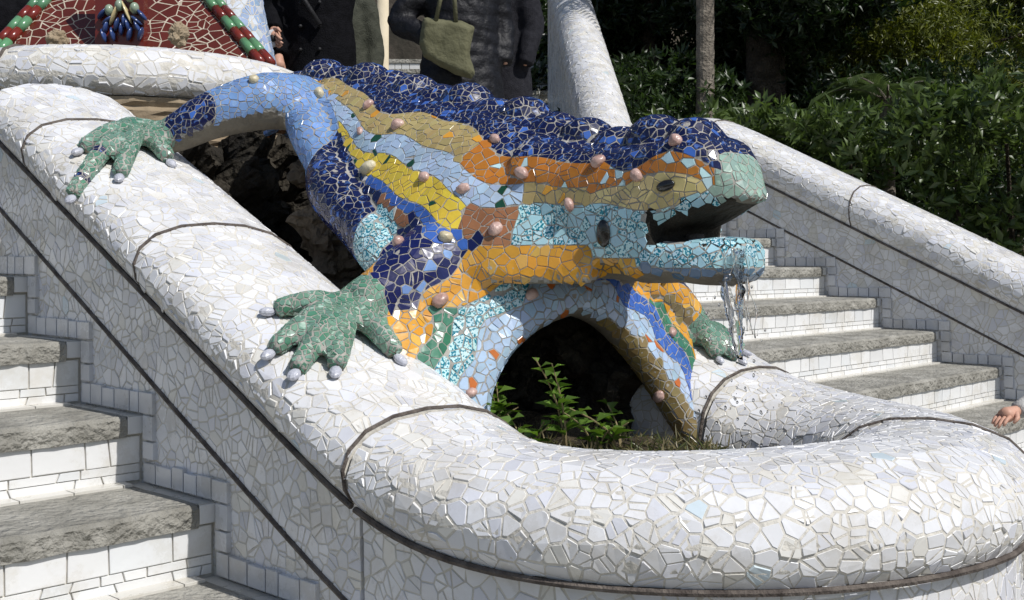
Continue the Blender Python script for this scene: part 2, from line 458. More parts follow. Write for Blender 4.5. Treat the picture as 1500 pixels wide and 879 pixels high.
tag(link('landing_pavement', mesh_of(V, F), MATS['paving']), kind='structure')

# ------------------------------------------------------------------ fountain walls and basin
def joint_line(st, zf, dz, off=.2, w=.009, prof_off=.02):
    return tube([Vector((c.x + d.x * (off + prof_off), c.y + d.y * (off + prof_off), zf(c.y) + dz)) for c, d in st], w, 6)
ALLBVH = {}
def make_wall(name, label, cat, st, wallprof, zf, base, bands, rt, cop_=COPING, lower=True, group=None, seed=1, inner=None, border=None, seg_bvh=True):
    th = Thing(name, label, cat, base, group)
    def ref(p):
        best = min(st, key=lambda s: (s[0].x - p.x)**2 + (s[0].y - p.y)**2); return Vector((best[0].x, best[0].y, zf(best[0].y) - .15))
    V, F, rows = sweep(st, cop_, zf); F = orient(V, F, ref); cop = th.part('coping', mesh_of(V, F), MATS['grout'], smooth=True)
    V1, F1, r1 = sweep(st, wallprof, zf); F1 = orient(V1, F1, ref); wl = th.part('wall', mesh_of(V1, F1), MATS['grout'], smooth=True)
    # solid core so that the wall has thickness
    i0 = [(-.19, -.3), (-.19, -1.6)]; V2, F2, _ = sweep(st, i0, zf); th.part('inner_face', mesh_of(V2, F2), MATS['concrete'])
    for r_, nm in ((rows[0], 'end'), (rows[-1], 'end')):
        w_ = (r1[0] if r_ is rows[0] else r1[-1]); th.part('end_face', mesh_of([p for p in w_] + [p for p in r_], [tuple(range(len(w_) + len(r_)))]), MATS['grout'])
    AV, AF = merge([(V, F), (V1, F1)]); b = BVHTree.FromPolygons([tuple(p) for p in AV], AF); ALLBVH[name + str(seed)] = b
    s1, _ = mosaic(V, F, rt, white, gap=.0034, seed=seed)
    s2, _ = mosaic(V1, F1, rt * 1.1, white, gap=.0034, seed=seed + 50, skip=lambda p, n: p.z < 0)
    inv = lambda p: 0 <= proj(p)[0] <= 1500 and 0 <= proj(p)[1] <= 879
    n1 = sum(1 for s in s1 if inv(s[0][0])); n2 = sum(1 for s in s2 if inv(s[0][0])); k = int(300 * n1 / max(1, n1 + n2))
    emit(th, cop, s1, MATS['white_tile'], k, b); emit(th, wl, s2, MATS['white_tile'], 300 - k, b)
    th.part('joint_strip', mesh_of(*joint_line(st, zf, -.006, .2, .0065, .037)), MATS['joint'])
    if lower: th.part('joint_strip', mesh_of(*joint_line(st, zf, -.222, .2, .0065, .0125)), MATS['joint'])
    for c, d in bands: th.part('joint_strip', mesh_of(*arc_strip(c, d, zf, .0045, cop_(39, 63) if callable(cop_) else cop_)), MATS['joint'])
    return th
xl, xr = XL + .232, XR - .232
left = make_wall('stair_parapet', 'white broken-tile parapet sloping beside the shaded stair side, lizard paws on it', 'parapet', stations('left'), WALL, zJ, (xl, 3, 0),
                 [(Vector((xl, y)), Vector((-1, 0))) for y in (1.768, 2.573, 3.2)], .033, seed=11)
rim = make_wall('fountain_basin', 'round white broken-tile basin rim curving in front of the lizard', 'fountain', stations('rim'), rim_wall, zJ, (XC, 1.2, 0),
                [stations('rim')[39]], .032, rim_prof, lower=False, seed=21)
right = make_wall('stair_parapet', 'white broken-tile parapet under the water jet, beside the far flight of steps', 'parapet', stations('right'), WALL, zJ, (xr, 3, 0),
                  [(Vector((xr, y)), Vector((1, 0))) for y in (1.768, 2.6)], .037, seed=31)
def zW(y):
    h = -.447 + .48 * (3.665 - y); k = .03; b = -.655
    h = b + k * math.log(1 + math.exp(min(60, (h - b) / k)))
    return EYE - h
wst = [(Vector((XW + .232, .2 + i * 4.5 / 69)), Vector((-1, 0))) for i in range(70)]
def back_of(p): return p
gw = make_wall('garden_wall', 'long white broken-tile wall descending in front of the green hedge', 'wall', wst, WALL, zW, (XW + .2, 2.5, 0),
               [(Vector((XW + .232, y)), Vector((-1, 0))) for y in (1.95, 3.1, 4.05)], .043, [(u, v * 1.45 if v > 0 else v) for u, v in COPING], seed=41)

# trim tiles that follow the step profile on both walls
def step_trim(th, x, out, k0, k1, seed, zshift=0):
    rg = random.Random(seed); sh = []
    for k in range(k0, k1):
        y0 = K0Y - k * STEP_T; z0 = K0Z - k * STEP_H       # nosing corner
        path = [(y0 + STEP_T - .014, z0 + .004), (y0 - .060, z0 + .004), None, (y0 - .012, z0 + .001), (y0 - .012, z0 - STEP_H + .058)]
        for a, b in zip(path[:-1], path[1:]):
            if a is None or b is None: continue
            L_ = math.hypot(b[0]-a[0], b[1]-a[1]); n = max(1, round(L_ / .062)); t = 0
            cuts = [0] + sorted((i + rg.uniform(-.18, .18)) / n for i in range(1, n)) + [1]
            vert = abs(b[1]-a[1]) > abs(b[0]-a[0])
            for c0, c1 in zip(cuts[:-1], cuts[1:]):
                g = .0025 / L_; c0 += g; c1 -= g; w = .048 + rg.uniform(-.004, .004)
                p0 = (a[0]+(b[0]-a[0])*c0, a[1]+(b[1]-a[1])*c0); p1 = (a[0]+(b[0]-a[0])*c1, a[1]+(b[1]-a[1])*c1)
                dy, dz = (-w, 0) if vert else (0, w)
                W = [Vector((x + out*.001, p0[0], p0[1])), Vector((x + out*.001, p1[0], p1[1])), Vector((x + out*.001, p1[0]+dy, p1[1]+dz)), Vector((x + out*.001, p0[0]+dy, p0[1]+dz))]
                n_ = (W[1]-W[0]).cross(W[2]-W[0])
                if n_.x * out < 0: W = W[::-1]
                v = rg.uniform(.58, .70); c = (v*.96, v*.97, v)
                sh.append((W, Vector((out, 0, 0)), (c, c, 0., False), .008))
    emit(th, None or th.e, sh, MATS['white_tile'], 120, None, 'edge_tile')
step_trim(left, XL + .02, -1, -1, 8, 5)
step_trim(gw, XW + .02, -1, -2, 6, 6)

# ------------------------------------------------------------------ stairs
def stairs(name, label, x0, x1, k0, k1, seed):
    th = Thing(name, label, 'stairs', ((x0+x1)/2, K0Y - 2*STEP_T, 0)); rg = random.Random(seed)
    allsh = []
    for k in range(k0, k1):
        y0 = K0Y - k * STEP_T; z = K0Z - k * STEP_H
        nx = int((x1 - x0) / .03); prof = [(.0, -.052), (-.003, -.035), (-.002, -.010), (.006, -.001), (.03, 0), (.09, 0), (.16, 0), (.24, 0), (STEP_T + .02, 0), (STEP_T+.02, -.05)]
        rows = []
        for i in range(nx + 1):
            x = x0 + .045 + (x1 - x0 - .09) * i / nx; row = []
            for py, pz in prof:
                q = Vector((x * 9, (y0 + py) * 9, z * 9)); a = noise.noise(q) * .003 + noise.noise(q * 3.1) * .002
                b = noise.noise(q * 1.7 + Vector((9, 3, 1))) * .004 + min(0, noise.noise(Vector((x * 14, k * 5, 0))) + .35) * .014
                e = 1 if py < .05 else .35
                row.append(Vector((x, y0 + py - b * (py < .05), z + pz + (a - .002) * e)))
            rows.append(row)
        V, F = grid_mesh(rows); tr = th.part('tread', mesh_of(V, F), MATS['tread_stone'])
        th.part('step_core', mesh_of(*box(x0 - .01, x1 + .01, y0 + .016, y0 + STEP_T + .03, max(0.0, z - STEP_H * 2), z - .012)), MATS['grout'])
        yr = y0 + .0145
        def quad(a, b, zb, zt, sk=0, sk2=0):
            v = rg.uniform(.74, .84); c = (v, v, v * .99) if rg.random() < .8 else (v*.95, v*.965, v*.97)
            allsh.append(([Vector((a, yr, zb)), Vector((b, yr, zb)), Vector((b + sk, yr, zt)), Vector((a + sk2, yr, zt))], Vector((0, -1, 0)), (c, c, 0., False), .005))
        rz = z - STEP_H
        for zb, zt, wa, wb in ((.047, .112, .06, .16), (.026, .0445, .05, .13), (.004, .0235, .06, .16)):
            x = x0 + .004; sk0 = 0
            while x < x1 - .01:
                w = min(rg.uniform(wa, wb), x1 - .004 - x); 
                if x1 - .004 - (x + w) < .03: w = x1 - .004 - x
                sk = rg.uniform(-.008, .008) if x + w < x1 - .02 else 0
                quad(x + .0015, x + w - .0025, rz + zb + rg.uniform(-.001, .001), rz + zt, sk, sk0); x += w; sk0 = sk
        for xa, xb in ((x0 + .003, x0 + .043), (x1 - .043, x1 - .003)):      # white end tile of the nosing and the strip beside the tread
            c = (.72, .72, .71)
            allsh.append(([Vector((xa, y0 + .004, z - .046)), Vector((xb, y0 + .004, z - .046)), Vector((xb, y0 + .004, z - .004)), Vector((xa, y0 + .004, z - .004))], Vector((0, -1, 0)), (c, c, 0., False), .006))
            allsh.append(([Vector((xa, y0 + .002, z - .004)), Vector((xb, y0 + .002, z - .004)), Vector((xb, y0 + STEP_T, z - .004)), Vector((xa, y0 + STEP_T, z - .004))], Vector((0, 0, 1)), ((.5,.49,.45), c, 0., False), .003))
        x = x0 + .05
        while x < x1 - .05:                                                # row of pale tiles at the back of the tread
            w = min(rg.uniform(.07, .16), x1 - .047 - x); c = (.62, .60, .55); zz = z + .002
            allsh.append(([Vector((x+.001, y0 + STEP_T - .035, zz)), Vector((x+w-.002, y0 + STEP_T - .035, zz)), Vector((x+w-.002, y0 + STEP_T + .012, zz)), Vector((x+.001, y0 + STEP_T + .012, zz))], Vector((0, 0, 1)), (c, c, 0., False), .004)); x += w
    emit(th, th.e, allsh, MATS['white_tile'], 300, None, 'step_tile')
stairs('stair_flight', 'near flight of worn stone steps with bright white tiled risers left of the fountain', -.95, XL + .022, -2, 9, 1)
stairs('stair_flight', 'far flight of grey stone steps with white tiled risers below the garden wall', XR - .022, XW + .022, -2, 9, 2)

# ------------------------------------------------------------------ the mosaic lizard
# a plain lizard of the photograph's size, pose and palette; its skin is simple wavy bands
def H(h): return EYE - h
ST = [  # y, ridge H, edge H, half width, axis x
    (3.28, -.47, -.40, .05, 2.26), (3.16, -.54, -.41, .10, 2.24), (3.0, -.585, -.40, .155, 2.22), (2.8, -.565, -.36, .20, 2.21), (2.6, -.52, -.225, .25, 2.2), (2.4, -.465, -.10, .30, 2.2),
    (2.22, -.42, .01, .345, 2.2), (2.08, -.385, .06, .35, 2.2), (1.94, -.335, .065, .28, 2.2), (1.82, -.29, .065, .20, 2.2), (1.72, -.265, .065, .165, 2.2)]
rows = []
for y, hr, he, w, ax in ST:
    hh = he - hr; row = []
    half = [(0, 0), (.16, .02), (.34, .10), (.55, .24), (.76, .45), (.93, .70), (1., .90), (.96, 1.0), (.75, .97), (.4, .80), (0, .72)]
    pts = [(-u * w, -v * hh) for u, v in half] + [(u * w, -v * hh) for u, v in half[-2:0:-1]]
    rows.append([Vector((ax + px_, y, H(hr) + pz)) for px_, pz in pts])
V, F = grid_mesh(rows, True); m_ = len(rows[0]); F.append(tuple(range(m_))); F.append(tuple(range(len(V) - m_, len(V))))
prim = [(V, F)]
def sect(secs, x0=2.2, e=.62, n=20):    # rounded-box loft along -Y: (y, top H, bottom H, half width)
    rows = []
    for y, ht, hb, w in secs:
        cz, rz_ = (H(ht) + H(hb)) / 2, (hb - ht) / 2; row = []
        for i in range(n):
            a = 2 * math.pi * i / n; ca, sa = math.cos(a), math.sin(a)
            row.append(Vector((x0 + w * math.copysign(abs(ca) ** e, ca), y, cz + rz_ * math.copysign(abs(sa) ** e, sa))))
        rows.append(row)
    V, F = grid_mesh(rows, True); F.append(tuple(range(n))); F.append(tuple(range(len(V) - n, len(V)))); return V, F
prim.append(sect([(1.95, -.31, .03, .20), (1.82, -.275, .05, .175), (1.70, -.262, .055, .163), (1.60, -.265, .055, .153), (1.565, -.265, .05, .148)]))
prim.append(sect([(1.66, -.255, -.045, .152), (1.56, -.268, -.060, .145), (1.50, -.275, -.083, .133), (1.465, -.27, -.098, .118), (1.44, -.25, -.108, .10), (1.415, -.213, -.116, .08), (1.395, -.176, -.121, .06), (1.375, -.148, -.125, .04)], e=.5, n=28))
prim.append(sect([(1.64, -.048, .06, .15), (1.54, -.042, .055, .138), (1.48, -.044, .062, .125), (1.445, -.047, .062, .11), (1.415, -.045, .054, .09), (1.395, -.028, .036, .06)]))
for i in range(15):                     # scalloped crest
    t = i / 14; y = 3.04 - t * 1.50; j = max(k for k in range(len(ST)) if ST[k][0] >= min(y, 3.28)); a = ST[j]; b = ST[min(j+1, len(ST)-1)]
    f = (a[0] - y) / max(1e-6, a[0] - b[0]) if j < len(ST) - 1 else 0; hr = a[1] + (b[1] - a[1]) * min(1, f)
    if y < 1.95: hr = -.335 + (1.95 - y) * .20 if y > 1.72 else -.289 - (1.72 - y) * .09
    r_ = .052 + .006 * math.sin(i * 2.1); prim.append(ellipsoid((2.2, y, H(hr) - .020 + (.005 if i % 2 else -.010)), (.08, r_ * 1.25, r_)))
frill = [(2.05, 2.86, -.46), (1.985, 2.72, -.36), (1.965, 2.62, -.26), (1.905, 2.50, -.175), (1.90, 2.38, -.09), (1.868, 2.28, -.03), (1.85, 2.2, .03)]
fr = [.055, .062, .058, .072, .07, .062, .05]
FP = [Vector((a, b, EYE - c)) for a, b, c in frill]; FP = [FP[i].lerp(FP[i+1], k / 4) for i in range(len(FP) - 1) for k in range(4)]
def frilldist(p): return min(((p.x if p.x < 2.2 else 4.4 - p.x) - a.x) ** 2 + (p.y - a.y) ** 2 + (p.z - a.z) ** 2 for a in FP) ** .5
def smooth_path(P, R, m_=5):
    out, rr = [], []
    for i in range(len(P) - 1):
        p0, p1, p2, p3 = (Vector(P[max(0, min(len(P)-1, i + d))]) for d in (-1, 0, 1, 2))
        for k in range(m_):
            t = k / m_
            out.append(.5 * ((2*p1) + (p2-p0)*t + (2*p0-5*p1+4*p2-p3)*t*t + (3*p1-p0-3*p2+p3)*t**3)); rr.append(R[i] + (R[i+1]-R[i])*t)
    out.append(Vector(P[-1])); rr.append(R[-1]); return out, rr
def limb(P, R, n=12):
    p, r_ = smooth_path([(a, b, H(c)) for a, b, c in P], R); return tube(p, r_, n)
prim.append(limb(frill, fr)); prim.append(limb([(4.4 - a, b, c) for a, b, c in frill], fr))
bl, br_, brm = ALLBVH['stair_parapet11'], ALLBVH['stair_parapet31'], ALLBVH['fountain_basin21']
def hit(x, y, bvhs):
    best = None
    for b in bvhs:
        h = b.ray_cast(Vector((0, 0, EYE)), ray(x, y), 20)
        if h[0] is not None and (best is None or h[3] < best[3]): best = h
    return best
CLAWS, PAWC, FING = [], [], []
def paw(palm, wrist, tips, bvhs, fr_=.025):
    h = hit(*palm, bvhs); pc = h[0] + h[1] * .03; n = h[1]; PAWC.append(pc)
    hw = hit(*wrist, bvhs); wr = (hw[0] + hw[1] * .05) if hw else None
    out = []
    for t in tips:
        ht = hit(*t, bvhs)
        if ht is None: continue
        e = ht[0] + ht[1] * fr_ * .55; d = e - pc; mid = pc + d * .52 + n * .022
        mh = min((b.find_nearest(mid) for b in bvhs), key=lambda q: q[3]); mid = mh[0] + mh[1] * (fr_ + .012)
        FING.extend([e, mid, pc.lerp(mid, .5), mid.lerp(e, .5)])
        p, r_ = smooth_path([pc, pc + d * .25 + n * .012, mid, pc + d * .82 + (mid - pc - d * .52) * .55, e], [.034, .030, fr_ * 1.12, fr_ * 1.0, fr_ * .86], 3); out.append(tube(p, r_, 10))
        CLAWS.append((e + d.normalized() * fr_ * .62, d.normalized(), ht[1], fr_))
    out.append(ellipsoid(pc, (.06, .06, .034), n.to_track_quat('Z', 'Y').to_matrix())); return out, pc
pf, cf = paw((500, 470), (560, 440), [(402, 462), (402, 520), (437, 548), (492, 545), (578, 527)], [bl, brm])
pr, crr = paw((196, 205), (250, 190), [(120, 225), (112, 290), (176, 262), (245, 240)], [bl])
prim += pf + pr
cr_ = Vector((XR - .26, 1.93, zJ(1.93) + .175)); PAWC.append(cr_)
for ddx, ddy in ((.02, -.15), (.10, -.11), (.14, -.03), (-.05, -.12)):
    e = cr_ + Vector((ddx, ddy, 0)); q = min((b.find_nearest(e) for b in (br_, brm)), key=lambda q: q[3]); e = q[0] + q[1] * .014
    mid = (cr_ + e) / 2 + Vector((0, 0, .022)); FING += [e, mid]; p, r_ = smooth_path([cr_, mid, e], [.036, .026, .02], 4); prim.append(tube(p, r_, 10)); CLAWS.append((e + (e - cr_).normalized() * .016, (e - cr_).normalized(), q[1], .02))
prim.append(ellipsoid(cr_, (.06, .065, .036)))
# hind legs, arms, and the broad fore-leg fins that go down to the planting
prim.append(limb([(2.08, 2.86, -.46), (1.93, 2.86, -.455), (1.80, 2.93, -.41), (1.70, 3.02, -.345), (crr.x + .01, crr.y, EYE - crr.z)], [.085, .085, .07, .05, .04]))
prim.append(limb([(2.32, 2.86, -.46), (2.47, 2.86, -.455), (2.6, 2.93, -.41), (2.70, 3.02, -.345), (2.78, 3.12, -.29)], [.085, .085, .07, .05, .04]))
prim.append(limb([(1.97, 2.10, -.02), (1.84, 2.10, .035), (1.74, 2.11, .085), (cf.x + .02, cf.y - .01, EYE - cf.z - .008)], [.11, .085, .065, .05]))
prim.append(limb([(2.43, 2.03, .0), (2.55, 1.99, .06), (2.66, 1.95, .12), (cr_.x, cr_.y, EYE - cr_.z - .008)], [.11, .085, .065, .05]))
ARCH = [(1.87, 1.92, .44), (1.875, 1.94, .36), (1.91, 1.95, .27), (1.98, 1.95, .19), (2.08, 1.93, .125), (2.2, 1.92, .095)]
OUTER = [(1.76, 1.95, .44), (1.71, 2.0, .32), (1.70, 2.06, .2), (1.74, 2.10, .10), (1.86, 2.06, .03), (2.05, 1.99, 0.)]
ARCH_R = [(2.585, 1.76, .56), (2.56, 1.82, .45), (2.50, 1.88, .31), (2.42, 1.92, .20), (2.32, 1.93, .13), (2.2, 1.92, .095)]
OUTER_R = [(2.62, 1.78, .56), (2.64, 1.86, .42), (2.66, 1.93, .24), (2.64, 1.97, .13), (2.53, 1.99, .04), (2.35, 1.97, 0.)]
for AA, OO in ((ARCH, OUTER), (ARCH_R, OUTER_R)):
    for s_ in (0, .25, .5, .75, 1):
        prim.append(limb([tuple(a + (b - a) * s_ for a, b in zip(p, q)) for p, q in zip(AA, OO)], [.035, .042, .046, .048, .05, .05], 10))
AP = [Vector((a, b, H(c))) for a, b, c in smooth_path(ARCH, [0]*6, 4)[0]], [Vector((a, b, H(c))) for a, b, c in smooth_path(ARCH_R, [0]*6, 4)[0]]
def archdist(p): return min((p - a).length for a in AP[0 if p.x < 2.2 else 1])
core = remeshed(*merge(prim), .0095, 5, .5)
CV = [v.co.copy() for v in core.vertices]; CF = [tuple(p.vertices) for p in core.polygons]
core.calc_loop_triangles(); LB = BVHTree.FromPolygons([tuple(v) for v in CV], CF)
liz = Thing('lizard_statue', 'large lizard fountain covered in coloured broken tiles, spouting water from its open mouth', 'statue', (2.2, 2.2, 0))
body = liz.part('body', core, MATS['lizard_grout'], smooth=True)
core.materials.append(MATS['concrete']); core.materials.append(MATS['shade_rock'])   # bare underside; mouth cavity with its shade put into the colour
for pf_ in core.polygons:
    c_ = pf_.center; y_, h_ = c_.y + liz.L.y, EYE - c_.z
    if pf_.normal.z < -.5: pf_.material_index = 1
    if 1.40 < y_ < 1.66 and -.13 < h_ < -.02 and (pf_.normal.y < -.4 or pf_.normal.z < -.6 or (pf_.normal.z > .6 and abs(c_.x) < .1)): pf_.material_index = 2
NAVY, NAVY2 = hexc('0f1744'), hexc('5377bd'); BLUE = hexc('3f66b5'); SKY = hexc('7496c9'); PALE = hexc('a9bfd8'); TAN = hexc('b3a06b'); ORANGE = hexc('b9752a')
YEL = hexc('dfc445'); BROWN = hexc('9a6a49'); GREEN = hexc('688c7a'); GREEN2 = hexc('c9e2d2'); DGREEN = hexc('1d4a37'); MINT = hexc('8fa99d'); CYAN = hexc('bfe0e6'); TEAL = hexc('1f7d93'); GOLD = hexc('d59a35'); WHT = hexc('d8d6d8')
rl = random.Random(9)
def lerp_st(y, k):
    for a, b in zip(ST[:-1], ST[1:]):
        if a[0] >= y >= b[0]: return a[k] + (b[k]-a[k]) * (a[0]-y) / (a[0]-b[0])
    return ST[0][k] if y > ST[0][0] else ST[-1][k]
def vary(c, d=.13):
    f = 1 + rl.uniform(-d, d); return tuple(max(0, min(1, q * f * (1 + rl.uniform(-.04, .04)))) for q in c)
def plain(c): c = vary(c); return (c, c, 0., False)
def marb(c, c2, s=.8): return (vary(c), vary(c2), s, False)
def speck(c, c2): return (vary(c, .06), vary(c2, .06), 1., True)
def pawdist(p): return min(min((p - c).length for c in FING) - .052, min((p - c).length for c in PAWC) - .095)
COLF = {
    'paw': lambda: marb(GREEN, GREEN2, .6) if rl.random() < .85 else plain(hexc('4d7f68')), 'navy': lambda: marb(NAVY, NAVY2) if rl.random() < .94 else plain(BLUE),
    'deep': lambda: plain(hexc('141b52')) if rl.random() < .95 else plain(SKY), 'sky': lambda: marb(SKY, CYAN, .15), 'khaki': lambda: plain(hexc('84734a')),
    'gold': lambda: plain(GOLD) if rl.random() < .85 else plain(hexc('dcae55')), 'green': lambda: plain(hexc('3f7a63')), 'speck': lambda: speck(CYAN, TEAL),
    'face': lambda: speck(CYAN, TEAL) if rl.random() < .55 else plain(hexc('a7cfdc')), 'pale': lambda: plain(PALE) if rl.random() < .96 else plain(hexc('c06a2c')),
    'blue': lambda: plain(BLUE) if rl.random() < .9 else plain(WHT), 'brown': lambda: plain(BROWN) if rl.random() < .9 else plain(NAVY), 'yellow': lambda: plain(YEL) if rl.random() < .95 else plain(DGREEN),
    'tan': lambda: plain(TAN) if rl.random() < .95 else plain(GOLD), 'orange': lambda: plain(ORANGE) if rl.random() < .94 else plain(CYAN), 'cream': lambda: plain(hexc('cdbb84')),
    'mint': lambda: marb(MINT, GREEN2, .4), 'steel': lambda: plain(hexc('5f7891')), 'powder': lambda: plain(PALE) if rl.random() < .95 else plain(DGREEN), 'marine': lambda: marb(BLUE, NAVY2, .7)}
def liz_col(cid): return COLF[cid]() if cid else None
def liz_band(p, n):
    y, z, dx = p.y, p.z, abs(p.x - 2.2); h = EYE - z
    if pawdist(p) < 0: return 'paw'
    if y > 2.72 and dx > .13 and h > -.575:
        return None if n.z < -.5 else ('navy' if dx > .43 else 'sky')
    if 2.2 < y < 2.8 and frilldist(p) < .092: return None if n.z < -.8 else ('sky' if y > 2.60 else ('navy' if y > 2.30 else 'speck'))
    if y > 1.72 and h > -.03 and y < 2.22 and (h > .06 or dx < .36):   # throat and fore legs: bands round the arch
        da = archdist(p) + .012 * math.sin(h * 34 + dx * 20)
        if n.y > .55 or n.z < -.75: return None
        if p.x > 2.25 and h > .1 and n.x < -.25: return 'khaki'
        if da < .062: return 'pale'
        if da < .118: return 'speck' if p.x < 2.2 else 'marine'
        if h > .12: return 'green' if da < .165 else 'gold'
        return 'gold' if da < .205 or y < 1.9 else 'deep'
    if n.z < -.8 and dx < .3 and h > -.2: return None
    if 1.5 < y < 1.66 and -.10 < h < -.03 and (n.y < -.4 or (abs(n.z) > .6 and dx < .115)): return None
    if y < 1.72:
        if h < -.055:
            if n.z < -.85: return None
            if y < 1.428 and h > -.262 - (1.435 - y): return 'mint'
            if h < -.215 + .02 * math.sin(y * 28): return 'navy'
            e2 = ((y - 1.53) / .085) ** 2 + ((h + .158) / .030) ** 2
            if e2 < 1: return 'cream'
            if h < -.15 + .012 * math.sin(y * 22): return 'orange'
            if h < -.115 + .01 * math.sin(y * 25) and y > 1.5: return 'cream'
            return 'face'
        if h < (.0 if y > 1.6 else .022): return 'face'
        return 'gold' if y > 1.56 + .03 * math.sin(h * 60) else 'steel'
    hr, he = lerp_st(y, 1), lerp_st(y, 2); v = (h - hr) / max(.05, he - hr)
    v2 = v + (.05 * math.sin(y * 12) + .02 * math.sin(y * 27 + 1)) * (1 if y < 2.9 else .4)
    if v2 < .18: return 'navy'
    if v2 < .35: return 'tan' if y > 2.06 + .2 * (v2 - .18) else 'orange'
    if y > 2.36 and v2 > .80: return 'navy' if y < 2.60 else 'sky'
    if y < 1.90:
        if v2 < .47: return 'tan'
        return 'face' if v2 < .78 else 'gold'
    if v2 < .49: return 'powder'
    if v2 < .66: return 'yellow' if 2.02 < y < 2.64 - .3 * (v2 - .49) else ('powder' if y > 2.3 else 'brown')
    if v2 < .73: return 'blue' if y > 2.0 else 'brown'
    if v2 < .81: return 'brown' if y > 2.16 else 'deep'
    if y > 2.2: return 'speck'
    return 'deep' if v2 < .97 else 'gold'
def liz_r(p, n):
    d = pawdist(p)
    if d < 0: return .0165
    h = EYE - p.z; y = p.y
    if y > 2.72 and abs(p.x - 2.2) > .18: return .022
    if y < 1.72: return .026
    hr, he = lerp_st(y, 1), lerp_st(y, 2); v = (h - hr) / max(.05, he - hr)
    if v < .2: return .0225
    if v > .85 and y > 2.3: return .0225
    return .031
sh, lb = mosaic(CV, CF, liz_r, liz_col, classf=liz_band, gap=.0019, seed=77, split=.42, lift=.0012)
emit(liz, body, sh, MATS['glaze'], 300, lb)
for pos, d, n, r_ in CLAWS:
    rot = d.to_track_quat('X', 'Z').to_matrix(); liz.part('claw', mesh_of(*ellipsoid(pos - n * r_ * .15, (r_ * .8, r_ * .56, r_ * .42), rot, 10, 7)), MATS['claw_tile'])
def on_liz(x, y):
    h = LB.ray_cast(Vector((0, 0, EYE)), ray(x, y), 20); return (h[0], h[1]) if h[0] is not None else None
for i, (x, y, r_, cr2) in enumerate([(372, 118, .017, 1), (466, 137, .019, 1), (540, 155, .015, 0), (583, 184, .019, 0), (528, 193, .012, 0), (541, 247, .022, 1), (622, 260, .016, 0), (679, 277, .017, 0), (726, 336, .017, 0),
        (585, 355, .017, 0), (652, 348, .018, 1), (725, 205, .015, 0), (765, 253, .017, 0), (835, 300, .016, 0), (877, 238, .018, 0), (990, 208, .018, 0), (933, 257, .017, 0), (644, 440, .020, 0), (778, 432, .018, 0), (983, 487, .016, 0), (966, 580, .016, 0), (690, 575, .014, 0)]):
    q = on_liz(x, y)
    if q is None: continue
    c, n = q; rot = n.to_track_quat('Z', 'Y').to_matrix()
    me = mesh_of(*ellipsoid(c + n * r_ * .22, (r_ * rl.uniform(.9, 1.2), r_ * rl.uniform(.7, .95), r_ * .8), rot @ Matrix.Rotation(rl.uniform(0, 3), 3, 'Z'), 16, 10)); noisy(me, r_ * .16, 60, i)
    liz.part('knob', me, MATS['shell_cream' if cr2 else 'shell_pink'], smooth=True)
for nm, x, y, a, b, c in (('eye', 976, 272, .023, .0125, .009), ('ear', 885, 342, .019, .032, .007)):
    q = on_liz(x, y)
    if q:
        n = q[1]; tx = Vector((0, -1, .25 if nm == 'eye' else 0)); tx = (tx - n * tx.dot(n)).normalized(); rot = Matrix((tx, n.cross(tx), n)).transposed()
        liz.part(nm, mesh_of(*ellipsoid(q[0] + n * .004, (a, b, c), rot, 16, 8)), MATS['black_glaze'], smooth=True)
me = mesh_of(*tube([(2.17, 1.54, H(-.045)), (2.17, 1.52, H(-.045)), (2.17, 1.50, H(-.045))], [.010, .010, .009], 12)); liz.part('water_pipe', me, MATS['joint'], smooth=True)

# ------------------------------------------------------------------ grotto, planting bed, upper basin
rows = []
for i in range(46):
    y = 1.36 + i * .047; row = []
    for j in range(34):
        x = 1.72 + j * .0294; q = Vector((x * 5, y * 5, 1)); up = max(0, y - 2.25)
        z = EYE - .44 + .03 * noise.noise(q * 2) + .045 * noise.noise(q) + up * .36 - .26 * max(0, min(1, (x - 2.22) / .22)) ** 1.5 * max(0, min(1, (2.1 - y) / .3)) + max(0, y - 3.05) ** 1.2 * .4
        row.append(Vector((x, y, z)))
    rows.append(row)
V, F = grid_mesh(rows); tag(link('soil', mesh_of(V, F), MATS['soil']), kind='structure')
def rock(label, c, r_, seed, group='rocks in the grotto'):
    me = remeshed(*ellipsoid(c, r_, None, 24, 14), .016, 1, .3); noisy(me, .075 * max(r_) / .3 + .02, 7, seed); noisy(me, .02, 22, seed)
    th = link('rock', me, MATS['rock']); tag(th, label, 'rock', group); return th
rock('tall pale rock rising beside the dark blue lizard flank', wx(478, 395, 2.12), (.075, .07, .26), 3)
rock('pale rock chunk wedged behind the lizard thigh', wx(262, 320, 1.93), (.13, .09, .12), 8)
rock('small pale rock under the lizard belly in the grotto', wx(455, 252, 2.25), (.07, .07, .05), 14)
rk = rock('broad added grotto rock in shade-black colour behind the lizard fore legs', Vector((2.46, 2.34, 1.25)), (.42, .14, .54), 21); rk.data.materials[0] = MATS['shade_rock']  # added filler that blacks out the arch, its shade painted on
rk = rock('narrow added rock in shade-black colour behind the far fore leg', Vector((2.50, 2.11, 1.12)), (.11, .14, .50), 33); rk.data.materials[0] = MATS['shade_rock']  # added to cover the pale inner wall, painted as dark as shade
rk = rock('rough rock face with shade put into its colour, closing the grotto below the upper basin', Vector((2.2, 3.42, 1.55)), (.66, .16, .58), 27); rk.data.materials[0] = MATS['shade_rock']  # grotto shade goes into the colour of this face
UB = wpt(196, 100, 4.40); UBC = Vector((UB.x, UB.y)); UBR = .60; UBZ = EYE + .53
ub = Thing('upper_basin', 'curved white broken-tile rim of the upper basin behind the hind leg', 'fountain', (UBC.x, UBC.y, 0))
